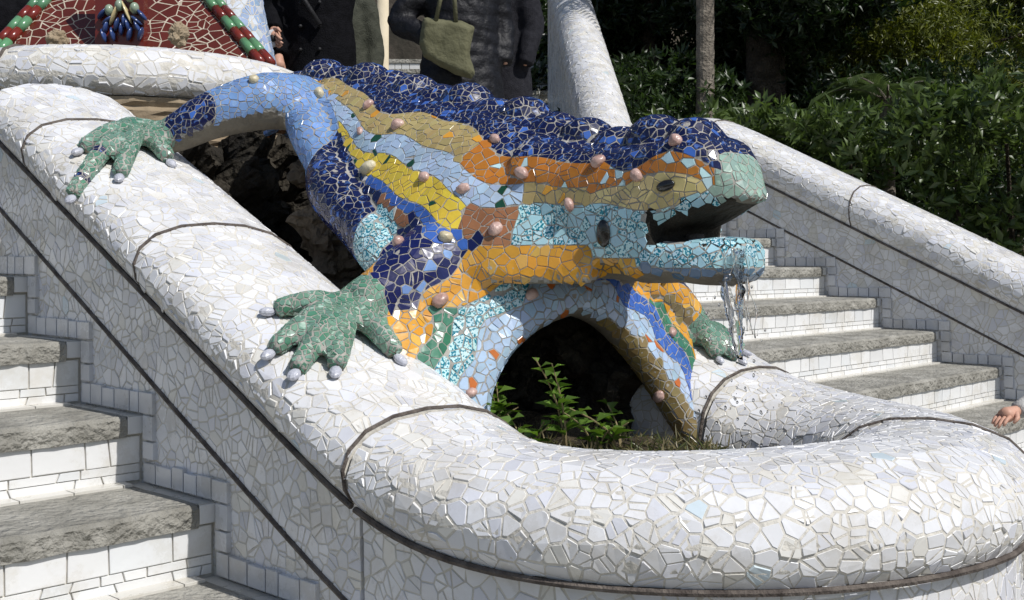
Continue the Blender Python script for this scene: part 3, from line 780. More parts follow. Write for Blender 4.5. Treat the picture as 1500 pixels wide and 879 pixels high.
UP = [(-.02, -.20), (.0, -.2), (.05, -.198), (.085, -.17), (.098, -.12), (.09, -.05), (.06, .01), (.01, .04), (-.06, .045), (-.13, .02), (-.17, -.04), (-.18, -.12)]
ust = []
ang0 = math.atan2(-UBC.y, -UBC.x)
for i in range(49):
    a = ang0 - 1.75 + 3.5 * i / 48; d = Vector((math.cos(a), math.sin(a))); ust.append((UBC + d * UBR, d))
UP = [(u, v * .70 + .14) for u, v in UP]
V, F, _ = sweep(ust, UP, lambda y: UBZ)
F = orient(V, F, lambda p: Vector((UBC.x + (p.x-UBC.x) / max(.01, math.hypot(p.x-UBC.x, p.y-UBC.y)) * (UBR - .03), UBC.y + (p.y-UBC.y) / max(.01, math.hypot(p.x-UBC.x, p.y-UBC.y)) * (UBR - .03), UBZ + .07)))
ur = ub.part('coping', mesh_of(V, F), MATS['grout'], smooth=True); sh, b_ = mosaic(V, F, .05, white, gap=.0034, seed=61); emit(ub, ur, sh, MATS['white_tile'], 230, b_)
ca_, da_ = min(ust, key=lambda s: abs(proj((s[0].x, s[0].y, UBZ))[0] - 20)); ub.part('joint_strip', mesh_of(*arc_strip(ca_, da_, lambda y: UBZ, .007, UP[2:])), MATS['joint'])
ub.part('joint_strip', mesh_of(*tube([Vector((c.x + d.x * .03, c.y + d.y * .03, UBZ - .008)) for c, d in ust], .010, 6)), MATS['joint'])
k1 = next(i for i, (c, d) in enumerate(ust) if proj((c.x, c.y, UBZ - .1))[0] > 148)
def band(st, u, z0, z1): return sweep(st, [(u, z0), (u, z1)], lambda y: 0)[:2]
V, F = band(ust[:k1 + 1], .0, .3, UBZ - .004); F = orient(V, F, lambda p: Vector((UBC.x, UBC.y, p.z)))
pw = ub.part('pier', mesh_of(V, F), MATS['grout']); sh, b_ = mosaic(V, F, .05, white, gap=.0034, seed=63); emit(ub, pw, sh, MATS['white_tile'], 60, b_)
rows = [[Vector((c.x + d.x * (.055 + .02 * noise.noise(Vector((i*.7, j*.9, 0)))), c.y + d.y * (.055 + .02 * noise.noise(Vector((i*.7, j*.9, 0)))), UBZ - .24 + .236 * j / 16)) for j in range(17)] for i, (c, d) in enumerate(ust[k1:])]
V, F = grid_mesh(rows); ub.part('stone_base', mesh_of(V, F), MATS['sandstone'])
V, F = band(ust[k1:], .03, .3, UBZ - .2); ub.part('shade_back', mesh_of(V, F), MATS['shade_rock'])  # lower base painted near black for the grotto shade

# tiled shield behind the upper basin
em = Thing('mosaic_shield', 'red-brown broken-tile shield with green and red rope border behind the upper basin', 'ornament', tuple(wpt(185, 90, 5.6)))
A, B, Cp, D = wpt(-22, 95, 5.45), wpt(392, 95, 5.45), wpt(260, -60, 6.0), wpt(118, -60, 6.0)
rows = [[A.lerp(B, i/12).lerp(D.lerp(Cp, i/12), j/8) for i in range(13)] for j in range(9)]; V, F = grid_mesh(rows)
F = orient(V, F, lambda p: p + Vector((S_, C_, -.1)))
pl = em.part('panel', mesh_of(V, F), MATS['red_grout']); RED = hexc('5c261b')
sh, b_ = mosaic(V, F, .066, lambda p, n: plain(RED), gap=.0045, seed=65); emit(em, pl, sh, MATS['glaze'], 120, b_)
tow = Vector((-S_, -C_, .12)).normalized()
for a, b in ((A, D), (B, Cp)):
    n = 10
    for i in range(n):
        p0, p1 = a.lerp(b, i/n), a.lerp(b, (i + .97)/n); c = vary(hexc('5f9068')) if i % 2 else vary(hexc('72281d'))
        for s_ in (-.021, .021):
            off = tow * .014 + Vector((C_, -S_, 0)) * s_; V, F = tube([p0+off, p0.lerp(p1, .5)+off*1.0, p1+off], [.0235, .025, .0235], 10)
            me = mesh_of(V, F); col_attr(me, [(*c, 0)] * len(V), [(*c, 0)] * len(V)); em.part('rope_tile', me, MATS['glaze'], smooth=True)
V, F = box(-.115, .115, -.03, .03, -.3, .3); mt = Matrix.Translation(wpt(178, 15, 5.52)) @ Matrix.Rotation(-TH, 4, 'Z')
me = mesh_of(V, F); me.transform(mt); col_attr(me, [(*hexc('6a241b'), 0)] * 8, [(*RED, 0)] * 8); em.part('relief_panel', me, MATS['glaze'])
def relief(x, y, rx, rz_, col, tilt=0):
    V, F = ellipsoid((0, 0, 0), (rx, .03, rz_), None, 10, 7); me = mesh_of(V, F); me.transform(Matrix.Translation(wpt(x, y, 5.47)) @ Matrix.Rotation(-TH, 4, 'Z') @ Matrix.Rotation(tilt, 4, 'Y'))
    col_attr(me, [(*col, 0)] * len(V), [(*col, 0)] * len(V)); em.part('relief_leaf', me, MATS['glaze'], smooth=True)
for x, y, t in ((150, 20, .7), (208, 22, -.7), (152, 52, -.3), (206, 50, .3), (171, 36, .25), (187, 36, -.25), (155, 40, .35), (165, 50, -.2), (178, 42, .1), (190, 50, .3), (201, 38, -.4), (158, 30, .9), (200, 30, -.9), (182, 30, .0)): relief(x, y, .010, .034, vary(hexc('34487a'), .35), t)
for x, y in ((160, 15), (175, 8), (197, 12), (190, -5)): relief(x, y, .022, .028, hexc('8fa08c'))
for x, y, t in ((168, 20, .4), (186, 18, -.4)): relief(x, y, .008, .06, hexc('c9b98d'), t)
for x, y in ((84, 62), (262, 50)):
    me = remeshed(*ellipsoid(wpt(x, y, 5.38), (.05, .04, .06)), .008, 1); noisy(me, .014, 40, x); em.part('stone_knob', me, MATS['sandstone'])
cn = Thing('mosaic_cone', 'pale blue and white tiled cone beside the red-brown shield', 'ornament', tuple(wpt(350, 100, 6.0)))
rows = [[wpt(338, 40, 6.15) + Vector((math.cos(a) * r_, math.sin(a) * r_, z)) for a in [2 * math.pi * k / 24 for k in range(24)]] for z, r_ in ((-.5, .30), (-.2, .24), (.1, .175), (.4, .125))]
V, F = grid_mesh(rows, True); F = orient(V, F, lambda p: Vector((wpt(338, 40, 6.15).x, wpt(338, 40, 6.15).y, p.z)))
sf = cn.part('surface', mesh_of(V, F), MATS['grout'], smooth=True); sh, b_ = mosaic(V, F, .05, lambda p, n: plain(hexc('9db2d2') if rl.random() < .6 else hexc('c9d0da')), seed=66); emit(cn, sf, sh, MATS['glaze'], 80, b_)

# upper flight, its parapet, a pillar
uf = Thing('upper_stairs', 'upper flight of white tiled steps climbing behind the people', 'stairs', tuple(wpt(690, 300, 10.5)))
up_dir = (wpt(690, 0, 12) - wpt(690, 0, 9)); up_dir.z = 0; up_dir.normalize(); sd_ = Vector((up_dir.y, -up_dir.x, 0))
o0 = wpt(640, 300, 9.2); o0.z = LAND_Z
for k in range(12):
    a = o0 + up_dir * (.30 * k); z0, z1 = LAND_Z + .155 * k, LAND_Z + .155 * (k + 1)
    def bx(d0, d1, za, zb, w0=-1.3, w1=1.22): 
        P = [a + sd_ * w0 + up_dir * d0, a + sd_ * w1 + up_dir * d0, a + sd_ * w1 + up_dir * d1, a + sd_ * w0 + up_dir * d1]
        return [Vector((p.x, p.y, za)) for p in P] + [Vector((p.x, p.y, zb)) for p in P], [(3,2,1,0), (4,5,6,7), (0,1,5,4), (1,2,6,5), (2,3,7,6), (3,0,4,7)]
    st_ = uf.part('step', mesh_of(*bx(.02, .6, 0 if k == 0 else z0 - .02, z1 - .04)), MATS['tread_stone'])
    uf.part('tread', mesh_of(*bx(0, .35, z1 - .04, z1)), MATS['tread_stone']); sh = []; rg = random.Random(k)
    x = -1.28
    while x < 1.2:
        w = rg.uniform(.07, .16); v = rg.uniform(.6, .75)
        if rg.random() < .85:
            q = [a + sd_ * (x + .002) + up_dir * .018, a + sd_ * (x + w - .004) + up_dir * .018]
            sh.append(([Vector((q[0].x, q[0].y, z0 + .008)), Vector((q[1].x, q[1].y, z0 + .008)), Vector((q[1].x, q[1].y, z1 - .045)), Vector((q[0].x, q[0].y, z1 - .045))], -up_dir, ((v, v, v*.99), (v, v, v), 0., False), .004))
        x += w
    emit(uf, st_, sh, MATS['white_tile'], 20, None, 'riser_tile')
pp = Thing('upper_parapet', 'round white tiled handrail wall rising beside the upper steps, dappled by palm shade', 'parapet', tuple(wpt(870, 170, 9)))
A, B = wpt(906, 262, 7.3), wpt(826, -30, 11.2); dd = (B - A); hx = Vector((dd.y, -dd.x, 0)).normalized()
rows = []
for i in range(20):
    c = A.lerp(B, i / 19); rows.append([c + hx * (.185 * math.cos(a)) + Vector((0, 0, .2 * math.sin(a))) for a in [math.pi * k / 12 for k in range(13)]])
V, F = grid_mesh(rows); F = orient(V, F, lambda p: p - Vector((0, 0, 1))); cp = pp.part('coping', mesh_of(V, F), MATS['grout'], smooth=True)
sh, b_ = mosaic(V, F, .05, white, seed=71); emit(pp, cp, sh, MATS['white_tile'], 150, b_)
rows = [[A.lerp(B, i/19) + hx * (.155 * s) + Vector((0, 0, z)) for s, z in ((-1, 0), (-1, -1.6), (1, -1.6), (1, 0))] for i in range(20)]
V, F = grid_mesh(rows); F = orient(V, F, lambda p: (A + B) / 2); pw_ = pp.part('wall', mesh_of(V, F), MATS['grout']); sh, b_ = mosaic(V, F, .06, white, seed=73); emit(pp, pw_, sh, MATS['white_tile'], 40, b_)
th = Thing('pillar', 'cream plaster pillar between the people, behind the green jacket', 'pillar', tuple(wpt(560, 300, 9.0)))
b0 = wpt(561, 0, 9.0); V, F = tube([(b0.x, b0.y, LAND_Z), (b0.x, b0.y, LAND_Z + .15), (b0.x, b0.y, LAND_Z + .17), (b0.x, b0.y, 4.6)], [.07, .07, .045, .045], 16); th.part('shaft', mesh_of(V, F), MATS['cream_plaster'], smooth=True)
V, F = tube([(b0.x, b0.y, 4.6), (b0.x, b0.y, 4.7), (b0.x, b0.y, 4.8)], [.045, .08, .1], 16); th.part('capital', mesh_of(V, F), MATS['cream_plaster'], smooth=True)
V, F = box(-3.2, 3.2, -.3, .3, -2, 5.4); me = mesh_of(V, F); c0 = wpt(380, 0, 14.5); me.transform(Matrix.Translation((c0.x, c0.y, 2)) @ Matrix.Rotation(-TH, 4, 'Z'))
rw_ = Thing('hall_backdrop', 'backdrop wall with the hall shadow put into its colour, behind the people and the red shield', 'wall', (c0.x, c0.y, 0)); rw_.part('face', me, MATS['shade_stone'])  # stands in for the shadowed hall, shade painted into the stone

# ------------------------------------------------------------------ people
def skin_mesh(chains, sub=2):
    """chains: list of [(point, radius), ...]; first vertex of the first chain is the root; chains start at an existing point to join"""
    bm = bmesh.new(); lay = bm.verts.layers.skin.verify(); known = []
    def vert(p, r_):
        for v in known:
            if (v.co - Vector(p)).length < 1e-4: return v
        v = bm.verts.new(p); rr = r_ if hasattr(r_, '__len__') else (r_, r_); v[lay].radius = rr; known.append(v); return v
    for ch in chains:
        prev = None
        for p, r_ in ch:
            v = vert(p, r_)
            if prev is not None and prev is not v and not bm.edges.get((prev, v)): bm.edges.new((prev, v))
            prev = v
    known[0][lay].use_root = True
    me = bpy.data.meshes.new('s'); bm.to_mesh(me); bm.free(); o = bpy.data.objects.new('tmp', me); COL.objects.link(o)
    o.modifiers.new('k', 'SKIN').use_smooth_shade = True; sb = o.modifiers.new('u', 'SUBSURF'); sb.levels = sub; sb.render_levels = sub
    dg = bpy.context.evaluated_depsgraph_get(); dg.update(); out = bpy.data.meshes.new_from_object(o.evaluated_get(dg)); bpy.data.objects.remove(o); return out
def hand_geo(w, d, n, s=1., curl=.5):   # palm at w, fingers towards d, back of the hand towards n: five chains
    d = d.normalized(); n = (n - d * n.dot(d)).normalized(); t = d.cross(n); parts = []
    parts.append(tube([w - d * .02 * s, w + d * .02 * s, w + d * .055 * s, w + d * .085 * s], [.024*s, .030*s, .036*s, .030*s], 12))
    for i, (o_, L_) in enumerate(((-.03, .060), (-.011, .075), (.010, .07), (.029, .055))):
        a = w + d * .078 * s + t * o_ * s; P_ = [a]; dr = d.copy()
        for k in range(3):
            dr = (dr * math.cos(curl * .6) - n * math.sin(curl * .6)).normalized(); P_.append(P_[-1] + dr * L_ * s * (.42, .33, .25)[k])
        parts.append(tube(P_, [.0098*s, .0094*s, .0086*s, .0062*s], 8))
    a = w + d * .03 * s - t * .03 * s; parts.append(tube([w + d*.015*s - t*.018*s, a, a + (d * .7 - t * .6 - n * .25).normalized() * .035 * s, a + (d * .9 - t * .35 - n * .4).normalized() * .062 * s], [.014*s, .0135*s, .0115*s, .007*s], 8))
    return merge(parts)
def person(label, base, face, hgt, coat, legm, armL, armR, hem, bulk=1., hairlen=.0, group='people on the landing', puffy=0, hands=(True, True), coatname='coat'):
    """armX: (elbow offset, hand offset) in body axes (right, forward, up from the ground) or None for hanging"""
    base = Vector(base); f = Vector((face[0], face[1], 0)).normalized(); r = Vector((f.y, -f.x, 0)); s = hgt / 1.7
    P = lambda a, b, c: base + r * (a * s) + f * (b * s) + Vector((0, 0, c * s))
    th = Thing('person', label, 'person', base, group)
    sh = .185 * (1 + (bulk - 1) * .4)
    def arm(sgn, spec):
        e, h = spec if spec else ((sgn * (sh + .05), -.02, 1.08), (sgn * (sh + .05), .06, .84))
        return P(*e), P(*h)
    (eL, hL), (eR, hR) = arm(-1, armL), arm(1, armR)
    pel, wai, che, nek, hed = P(0, 0, .93), P(0, 0, 1.08), P(0, .01, 1.27), P(0, .0, 1.45), P(0, .02, 1.56)
    ch = [[(pel, (.13*s, .10*s)), (wai, (.12*s, .095*s)), (che, (.145*s, .105*s)), (P(0, 0, 1.40), (.09*s, .075*s)), (nek, .048*s), (P(0, .015, 1.50), .052*s), (hed, (.072*s, .085*s)), (P(0, .02, 1.64), (.07*s, .08*s)), (P(0, .02, 1.69), .04*s)]]
    for sg, e, h in ((-1, eL, hL), (1, eR, hR)):
        ch.append([(che, .1*s), (P(sg * sh * .92, 0, 1.36), .055*s), (e, .042*s), (h, .026*s)])
        ch.append([(pel, .1*s), (P(sg * .09, 0, .86), .085*s), (P(sg * .10, .02, .47), .055*s), (P(sg * .10, -.01, .09), .037*s), (P(sg * .10, .10, .035), .03*s)])
    th.part('body', skin_mesh(ch, 1), MATS['skin'], smooth=True)
    # face and hair
    for sg in (-1, 1):
        th.part('eye', mesh_of(*ellipsoid(P(sg * .03, .098, 1.585), (.011*s,) * 3, None, 8, 6)), MATS['black_glaze'])
        th.part('ear', mesh_of(*ellipsoid(P(sg * .075, .01, 1.575), (.012*s, .02*s, .03*s), None, 8, 6)), MATS['skin'], smooth=True)
    th.part('nose', mesh_of(*ellipsoid(P(0, .112, 1.555), (.013*s, .018*s, .022*s), None, 8, 6)), MATS['skin'], smooth=True)
    th.part('mouth', mesh_of(*ellipsoid(P(0, .098, 1.515), (.022*s, .008*s, .007*s), None, 8, 6)), MATS['shell_pink'], smooth=True)
    hp = [ellipsoid(P(0, -.015, 1.62), (.092*s, .10*s, .095*s))]
    if hairlen: hp.append(ellipsoid(P(0, -.06, 1.62 - hairlen * .5), (.09*s, .05*s, (.08 + hairlen * .5)*s)))
    if hairlen: hp += [tube([P(sg*.075, .02, 1.62), P(sg*.085, .04, 1.5), P(sg*.075, .075, 1.62 - hairlen*1.1)], [.03*s, .03*s, .012*s], 8) for sg in (-1, 1)]
    me = remeshed(*merge(hp), .012, 3); noisy(me, .004, 60, 2); th.part('hair', me, MATS['hair'], smooth=True)
    # clothes
    lg = [[(P(0, 0, .95), (.15*s, .125*s)), (P(0, 0, .86), (.15*s, .12*s))]]
    for sg in (-1, 1): lg.append([(P(0, 0, .86), .1*s), (P(sg*.095, 0, .78), .095*s), (P(sg*.10, .02, .47), .072*s), (P(sg*.10, -.01, .10), .06*s)])
    th.part('trousers', skin_mesh(lg, 2), legm, smooth=True)
    for sg in (-1, 1): th.part('shoe', remeshed(*merge([ellipsoid(P(sg*.10, .05, .04), (.048*s, .048*s, .042*s)), ellipsoid(P(sg*.10, .05, .035) + f*.06*s, (.042*s, .042*s, .034*s)), ellipsoid(P(sg*.10, -.03, .05), (.042*s, .042*s, .05*s))]), .012, 3), MATS['shoe'], smooth=True)
    rows = []                           # coat body, a draped loft from hem to collar
    for z, w, dpt in ((hem, .215*bulk, .15*bulk), (hem + .12, .21*bulk, .148*bulk), (.95, .19*bulk, .14*bulk), (1.08, .178*bulk, .135*bulk), (1.22, .195*bulk, .14*bulk), (1.34, .19, .125), (1.41, .125, .095), (1.46, .075, .075), (1.50, .078, .078)):
        rows.append([P(w*math.cos(a), dpt*math.sin(a), z) for a in [2*math.pi*k/28 for k in range(28)]])
    V, F = grid_mesh(rows, True); F.append(tuple(range(28))); F.append(tuple(range(len(V)-28, len(V)))); cp_ = [(V, F)]
    for sg, e, h in ((-1, eL, hL), (1, eR, hR)):
        a = P(sg*sh*.9, 0, 1.355); p_, r_ = smooth_path([P(sg*sh*.5, 0, 1.33), a, a.lerp(e, .5), e, e.lerp(h, .5), e.lerp(h, .97)], [.085*s, .078*s*bulk, .072*s*bulk, .064*s*bulk, .055*s*bulk, .046*s*bulk], 4); cp_.append(tube(p_, r_, 14))
    me = remeshed(*merge(cp_), .014, 5); noisy(me, .007, 7, hgt * 7)
    if puffy:
        me.update(); nn = [v.normal.copy() for v in me.vertices]
        for v, n in zip(me.vertices, nn): v.co += n * puffy * (abs(math.sin((v.co.z + .04 * noise.noise(v.co * 6)) * 40)) - .5)
        me.update()
    th.part(coatname, me, coat, smooth=True)
    for sg, e, h, on in ((-1, eL, hL, hands[0]), (1, eR, hR, hands[1])):
        if on: th.part('hand', mesh_of(*hand_geo(h, h - e, (f * .6 + r * sg) if abs((h-e).normalized().z) > .6 else Vector((0, 0, 1)), s * .95, .5)), MATS['skin'], smooth=True)
    return th, P, (eL, hL, eR, hR)
def floor(x, Z): v = wpt(x, 300, Z); return (v.x, v.y, LAND_Z)
face = (-S_, -C_)
t1, P1, a1 = person('person in a long black buttoned coat holding a small silver camera low', floor(468, 6.9), (-S_ - .1, -C_ + .1), 1.78, MATS['black_cloth'], MATS['black_cloth'], ((.24, .02, 1.07), (.20, .12, .86)), ((.29, .0, 1.16), (.215, .15, 1.0)), .52, 1.08)
t2, P2, a2 = person('person in a dark olive jacket half hidden behind the black coat', floor(494, 7.6), (-S_, -C_), 1.72, MATS['green_cloth'], MATS['denim'], None, None, .72, 1.05, hands=(False, False))
t3, P3, a3 = person('person in a black quilted jacket with long hair and a canvas bag at the elbow', floor(676, 6.6), (-S_ + .25, -C_ - .25), 1.66, MATS['puffer'], MATS['denim'], None, ((.36, -.02, 1.07), (.20, .16, .93)), .60, 1.2, hairlen=.24, puffy=.005, hands=(False, True))
t4, P4, a4 = person('person in a charcoal grey coat standing close behind the quilted jacket', floor(728, 7.1), (-S_ - .5, -C_ + .5), 1.74, MATS['grey_cloth'], MATS['denim'], None, None, .62, 1.1, hands=(False, False))
t5, P5, a5 = person('person in dark clothes behind the end of the red shield', floor(2, 7.6), (S_, C_), 1.70, MATS['black_cloth'], MATS['denim'], None, None, .6, 1.05, group='people on the landing')
# buttons, strap, camera, bag
for k in range(4):
    for sx in (-.05, .06):
        c = P1(sx, .157, 1.28 - k * .13); t1.part('button', mesh_of(*ellipsoid(c, (.011, .011, .011), None, 8, 6)), MATS['strap'])
t1.part('shoulder_strap', mesh_of(*tube([P1(.14, .02, 1.45), P1(.13, .13, 1.38), P1(.07, .175, 1.22), P1(-.06, .18, 1.02)], .014, 8)), MATS['strap'], smooth=True)
hc = a1[3] + Vector((-S_, -C_, 0)) * .05 + Vector((0, 0, -.055))
ca = Thing('camera', 'small silver compact camera held in a hand at coat height', 'camera', tuple(hc))
me = mesh_of(*box(-.05, .05, -.014, .014, -.031, .031)); bm = bmesh.new(); bm.from_mesh(me); bmesh.ops.bevel(bm, geom=bm.edges[:], offset=.008, segments=2, affect='EDGES'); bm.to_mesh(me); bm.free()
mr = Matrix.Translation(hc) @ Matrix.Rotation(-TH + .5, 4, 'Z') @ Matrix.Rotation(1.2, 4, 'Y'); me.transform(mr); cb = ca.part('body', me, MATS['silver'])
V, F = tube([(0, -.014, 0), (0, -.03, 0)], [.022, .018], 14); me = mesh_of(V, F); me.transform(mr); ca.part('lens', me, MATS['strap'], smooth=True)
bc = wpt(655, 72, 6.33); bg = Thing('shoulder_bag', 'olive canvas shoulder bag hanging from the quilted jacket arm', 'bag', tuple(bc))
out_ = [(-.13, .17), (.08, .15), (.145, .12), (.12, -.02), (.15, -.13), (.13, -.165), (.06, -.14), (-.04, -.09), (-.13, -.04), (-.15, .03)]
rows = []
for dy, k in ((-.06, .82), (-.035, .97), (0, 1.02), (.035, .97), (.06, .82)): rows.append([Vector((x * k, dy, z * k)) for x, z in out_])
V, F = grid_mesh(rows, True); F.append(tuple(range(10))); F.append(tuple(range(len(V)-10, len(V)))); me = remeshed(V, F, .009, 3); noisy(me, .006, 14, 5)
mb = Matrix.Translation(bc) @ Matrix.Rotation(-TH, 4, 'Z'); me.transform(mb); bg.part('pouch', me, MATS['bag_canvas'], smooth=True)
for sx in (-.06, .05):
    V, F = tube([(sx, -.04, .14), (sx * .6 + .01, -.05, .3), (sx * .3 + .02, -.01, .46), (sx * .2 + .02, .06, .50)], .012, 8); me = mesh_of(V, F); me.transform(mb); bg.part('handle', me, MATS['bag_canvas'], smooth=True)
# child on the far flight reaching for the water
hp = wpt(1462, 606, 3.25); cb_ = Vector((hp.x + .50, hp.y - .12, 0)); kk = math.floor((K0Y - cb_.y) / STEP_T) + 1; cb_.z = max(0, K0Z - kk * STEP_H) + .005
fd = Vector((hp.x - cb_.x, hp.y - cb_.y, 0)).normalized(); rt_ = Vector((fd.y, -fd.x, 0)); cs = 1.12 / 1.7
lo = lambda v: tuple(((v - cb_).dot(rt_) / cs, (v - cb_).dot(fd) / cs, (v.z - cb_.z) / cs))
wristp = hp + (cb_ + Vector((0, 0, hp.z - cb_.z)) - hp).normalized() * .075
elb = wristp + Vector((-fd.x, -fd.y, .18)).normalized() * .17
t6, P6, a6 = person('child in a pale grey sleeve reaching a hand towards the water', cb_, (fd.x, fd.y), 1.12, MATS['pale_cloth'], MATS['denim'], (lo(elb), lo(wristp)), None, .72, 1.0, group=None)

# ------------------------------------------------------------------ water
wt = Thing('water_jet', 'clear water falling in strands and drops from the lizard mouth', 'water', (2.2, 1.36, 0)); rg = random.Random(4)
parts = []
m0 = Vector((2.13, 1.395, H(.0)))
for k in range(8):
    x0 = rg.uniform(-.028, .03); y0 = rg.uniform(-.02, .05); P_ = []; R_ = []
    L_ = rg.uniform(.10, .22); n = 18; a0 = rg.random() * 6
    for i in range(n):
        t = i / (n - 1); P_.append(m0 + Vector((x0 * (1 + .5*t) + .004 * math.sin(a0 + t * 14), y0 * (1 - .3*t) - .03 * t + .004 * math.cos(a0 * 2 + t * 11), .02 - L_ * t - .02 * t * t))); R_.append(max(.0008, (.0038 - .0025 * t) * (.7 + .6 * math.sin(a0 + t * 23))))
    parts.append(tube(P_, R_, 8))
rows = []
for i in range(30):
    t = i / 29; row = []
    for j in range(20):
        a = 2 * math.pi * j / 20; q = Vector((math.cos(a) * 1.4, t * 7, math.sin(a) * 1.4)); k_ = 1 + .55 * noise.noise(q * 1.6)
        row.append(m0 + Vector((math.sin(a) * .007 * k_ * (1 - .6*t), .012 - .028 * t + math.cos(a) * (.036 - .028 * t) * k_, .015 - .23 * t + .012 * noise.noise(q))))
    rows.append(row)
V, F = grid_mesh(rows, True); F.append(tuple(range(20))); F.append(tuple(range(len(V)-20, len(V)))); parts.append((V, F))
wt.part('stream', mesh_of(*merge(parts)), MATS['water'], smooth=True)
parts = []
for k in range(130):
    t = rg.random() ** .7; c = m0 + Vector((rg.gauss(0, .02 + .035*t), rg.gauss(-.03*t, .02 + .04*t), .0 - .46 * t)); r_ = rg.uniform(.001, .0032); parts.append(ellipsoid(c, (r_, r_, r_ * rg.uniform(1, 1.8)), None, 7, 5))
o = wt.part('drops', mesh_of(*merge(parts)), MATS['water'], smooth=True, kind='stuff')

# ------------------------------------------------------------------ leaves
def leaves(C, D, Nn, Ln, Wd, cols, fold=.25, droop=.15):
    """C base points, D directions, Nn side-plane normals: a folded six-point leaf each, as numpy arrays"""
    D = D / np.linalg.norm(D, axis=1)[:, None]; Sd = np.cross(D, Nn); Sd /= np.linalg.norm(Sd, axis=1)[:, None] + 1e-9; Up = np.cross(Sd, D)
    L_, W_ = Ln[:, None], Wd[:, None]
    p0 = C; p1 = C + D*L_*.45 + Sd*W_*.5 + Up*W_*fold; p2 = C + D*L_*.45 - Sd*W_*.5 + Up*W_*fold; pm = C + D*L_*.5; p3 = C + D*L_ - Up*L_*droop
    n = len(C); V = np.stack([p0, p1, pm, p2, p3], 1).reshape(-1, 3); b = (np.arange(n) * 5)[:, None]
    F = np.concatenate([b + np.array([[0, 2, 1]]), b + np.array([[1, 2, 4]]), b + np.array([[0, 3, 2]]), b + np.array([[3, 4, 2]])])
    return V, F, np.repeat(cols, 5, axis=0)
def rand_dirs(n, up=.3):
    d = RNG.normal(size=(n, 3)); d[:, 2] = np.abs(d[:, 2]) * .6 + up; return d / np.linalg.norm(d, axis=1)[:, None]
def foliage_mesh(cent, per, ln, wd, c0, c1, up=.35, spread=.02, shoot=None):
    """rosettes of leaves at each centre"""
    n = len(cent) * per; C = np.repeat(cent, per, axis=0); ax = np.repeat(shoot if shoot is not None else rand_dirs(len(cent), up), per, axis=0)
    d = RNG.normal(size=(n, 3)); d /= np.linalg.norm(d, axis=1)[:, None]; d = d + ax * .75
    C = C + ax * RNG.uniform(-1, .4, (n, 1)) * spread * 2
    k = RNG.random((len(cent), 1)); k = np.repeat(k, per, axis=0) * .6 + RNG.random((n, 1)) * .4
    cols = np.array(c0) * (1 - k) + np.array(c1) * k
    return quads_mesh(*leaves(C, d, RNG.normal(size=(n, 3)), ln * RNG.uniform(.65, 1.2, n), wd * RNG.uniform(.7, 1.2, n), cols))
# hedge behind the far wall
hd = Thing('hedge', 'dense evergreen hedge with glossy rosettes of leaves behind the garden wall', 'hedge', (7.3, 4.0, ground_z(7.3, 4)))
cent = []
n = 9500
for _ in range(n):
    y = random.uniform(-.5, 8.6); side = random.random()
    top = 2.62 + .13 * noise.noise(Vector((y * 1.3, 0, 0))) + .08 * noise.noise(Vector((y * 4, 2, 0))) - max(0, 2.2 - y) * .10 + (y > 5) * .0
    if side < .5: x = 6.55 + .16 * noise.noise(Vector((y * 2, random.random() * 3, 5))) + random.uniform(0, .28); z = random.uniform(top - 1.9, top)
    else: x = random.uniform(6.5, 8.9); z = top + random.uniform(-.2, .07) + .12 * noise.noise(Vector((x * 3, y * 3, 1)))
    if noise.noise(Vector((x * 3.2, y * 3.2, z * 3.2))) < -.14: continue
    cent.append((x, y, z))
cent = np.array(cent)
hd.part('foliage', foliage_mesh(cent, 9, .10, .034, (.024, .045, .013), (.125, .18, .045), .5, .03), MATS['leaf'], kind='stuff')
st_ = []
for i in range(26):
    y = -.3 + i * .34; x = 7.2 + random.uniform(-.3, .3); st_.append(tube([(x, y, ground_z(x, y) - .1), (x + .05, y + .05, 1.6), (x - .2, y, 2.4)], [.03, .02, .01], 6))
hd.part('stems', mesh_of(*merge(st_)), MATS['bark'], kind='stuff')
def trunk_pts(b, t, n=7, wob=.1):
    return [Vector(b).lerp(Vector(t), i/(n-1)) + Vector((noise.noise(Vector((i, b[0], 0))) * wob, noise.noise(Vector((i, b[1], 4))) * wob, 0)) * (i > 0) for i in range(n)]
def tree(label, px, Z, h, r0, crown, c0, c1, dens, ln=.12, wd=.04, group='trees behind the hedge', zt=None):
    b = wpt(px, 300, Z); b.z = ground_z(b.x, b.y) - .1; th = Thing('tree', label, 'tree', b, group)
    top = b + Vector((0, 0, h)); tp = trunk_pts(b, top, 9, .18); P_ = [tube(tp, [r0 * (1.25 if i == 0 else 1 - .75 * i / 8) for i in range(9)], 12)]
    cl = []
    for k in range(crown[0]):
        a = random.uniform(0, 6.283); t = random.uniform(crown[1], 1); rr = crown[2] * (1 - .5 * abs(t - .5)) * random.uniform(.35, 1)
        root = b.lerp(top, t * .85); tip = root + Vector((math.cos(a) * rr, math.sin(a) * rr, random.uniform(-.1, .35) * rr)); P_.append(tube([root, root.lerp(tip, .5) + Vector((0, 0, .06)), tip], [r0 * .2, r0 * .13, r0 * .05], 6))
        for q in (.45, .75, 1.0):
            c = root.lerp(tip, q); cl.append((c, random.uniform(.25, .5) * crown[3]))
    th.part('trunk', mesh_of(*merge(P_)), MATS['bark'], smooth=True)
    pts = []
    for c, r_ in cl:
        m_ = int(dens * r_ * r_ * 60); d = RNG.normal(size=(m_, 3)); d /= np.linalg.norm(d, axis=1)[:, None]; pts.append(np.array(c) + d * (r_ * RNG.random((m_, 1)) ** .4) * np.array([1, 1, .7]))
    th.part('crown', foliage_mesh(np.concatenate(pts), 7, ln, wd, c0, c1, .3, .03), MATS['leaf'], kind='stuff')
    return th
DK, DK2 = (.010, .022, .007), (.035, .06, .018)
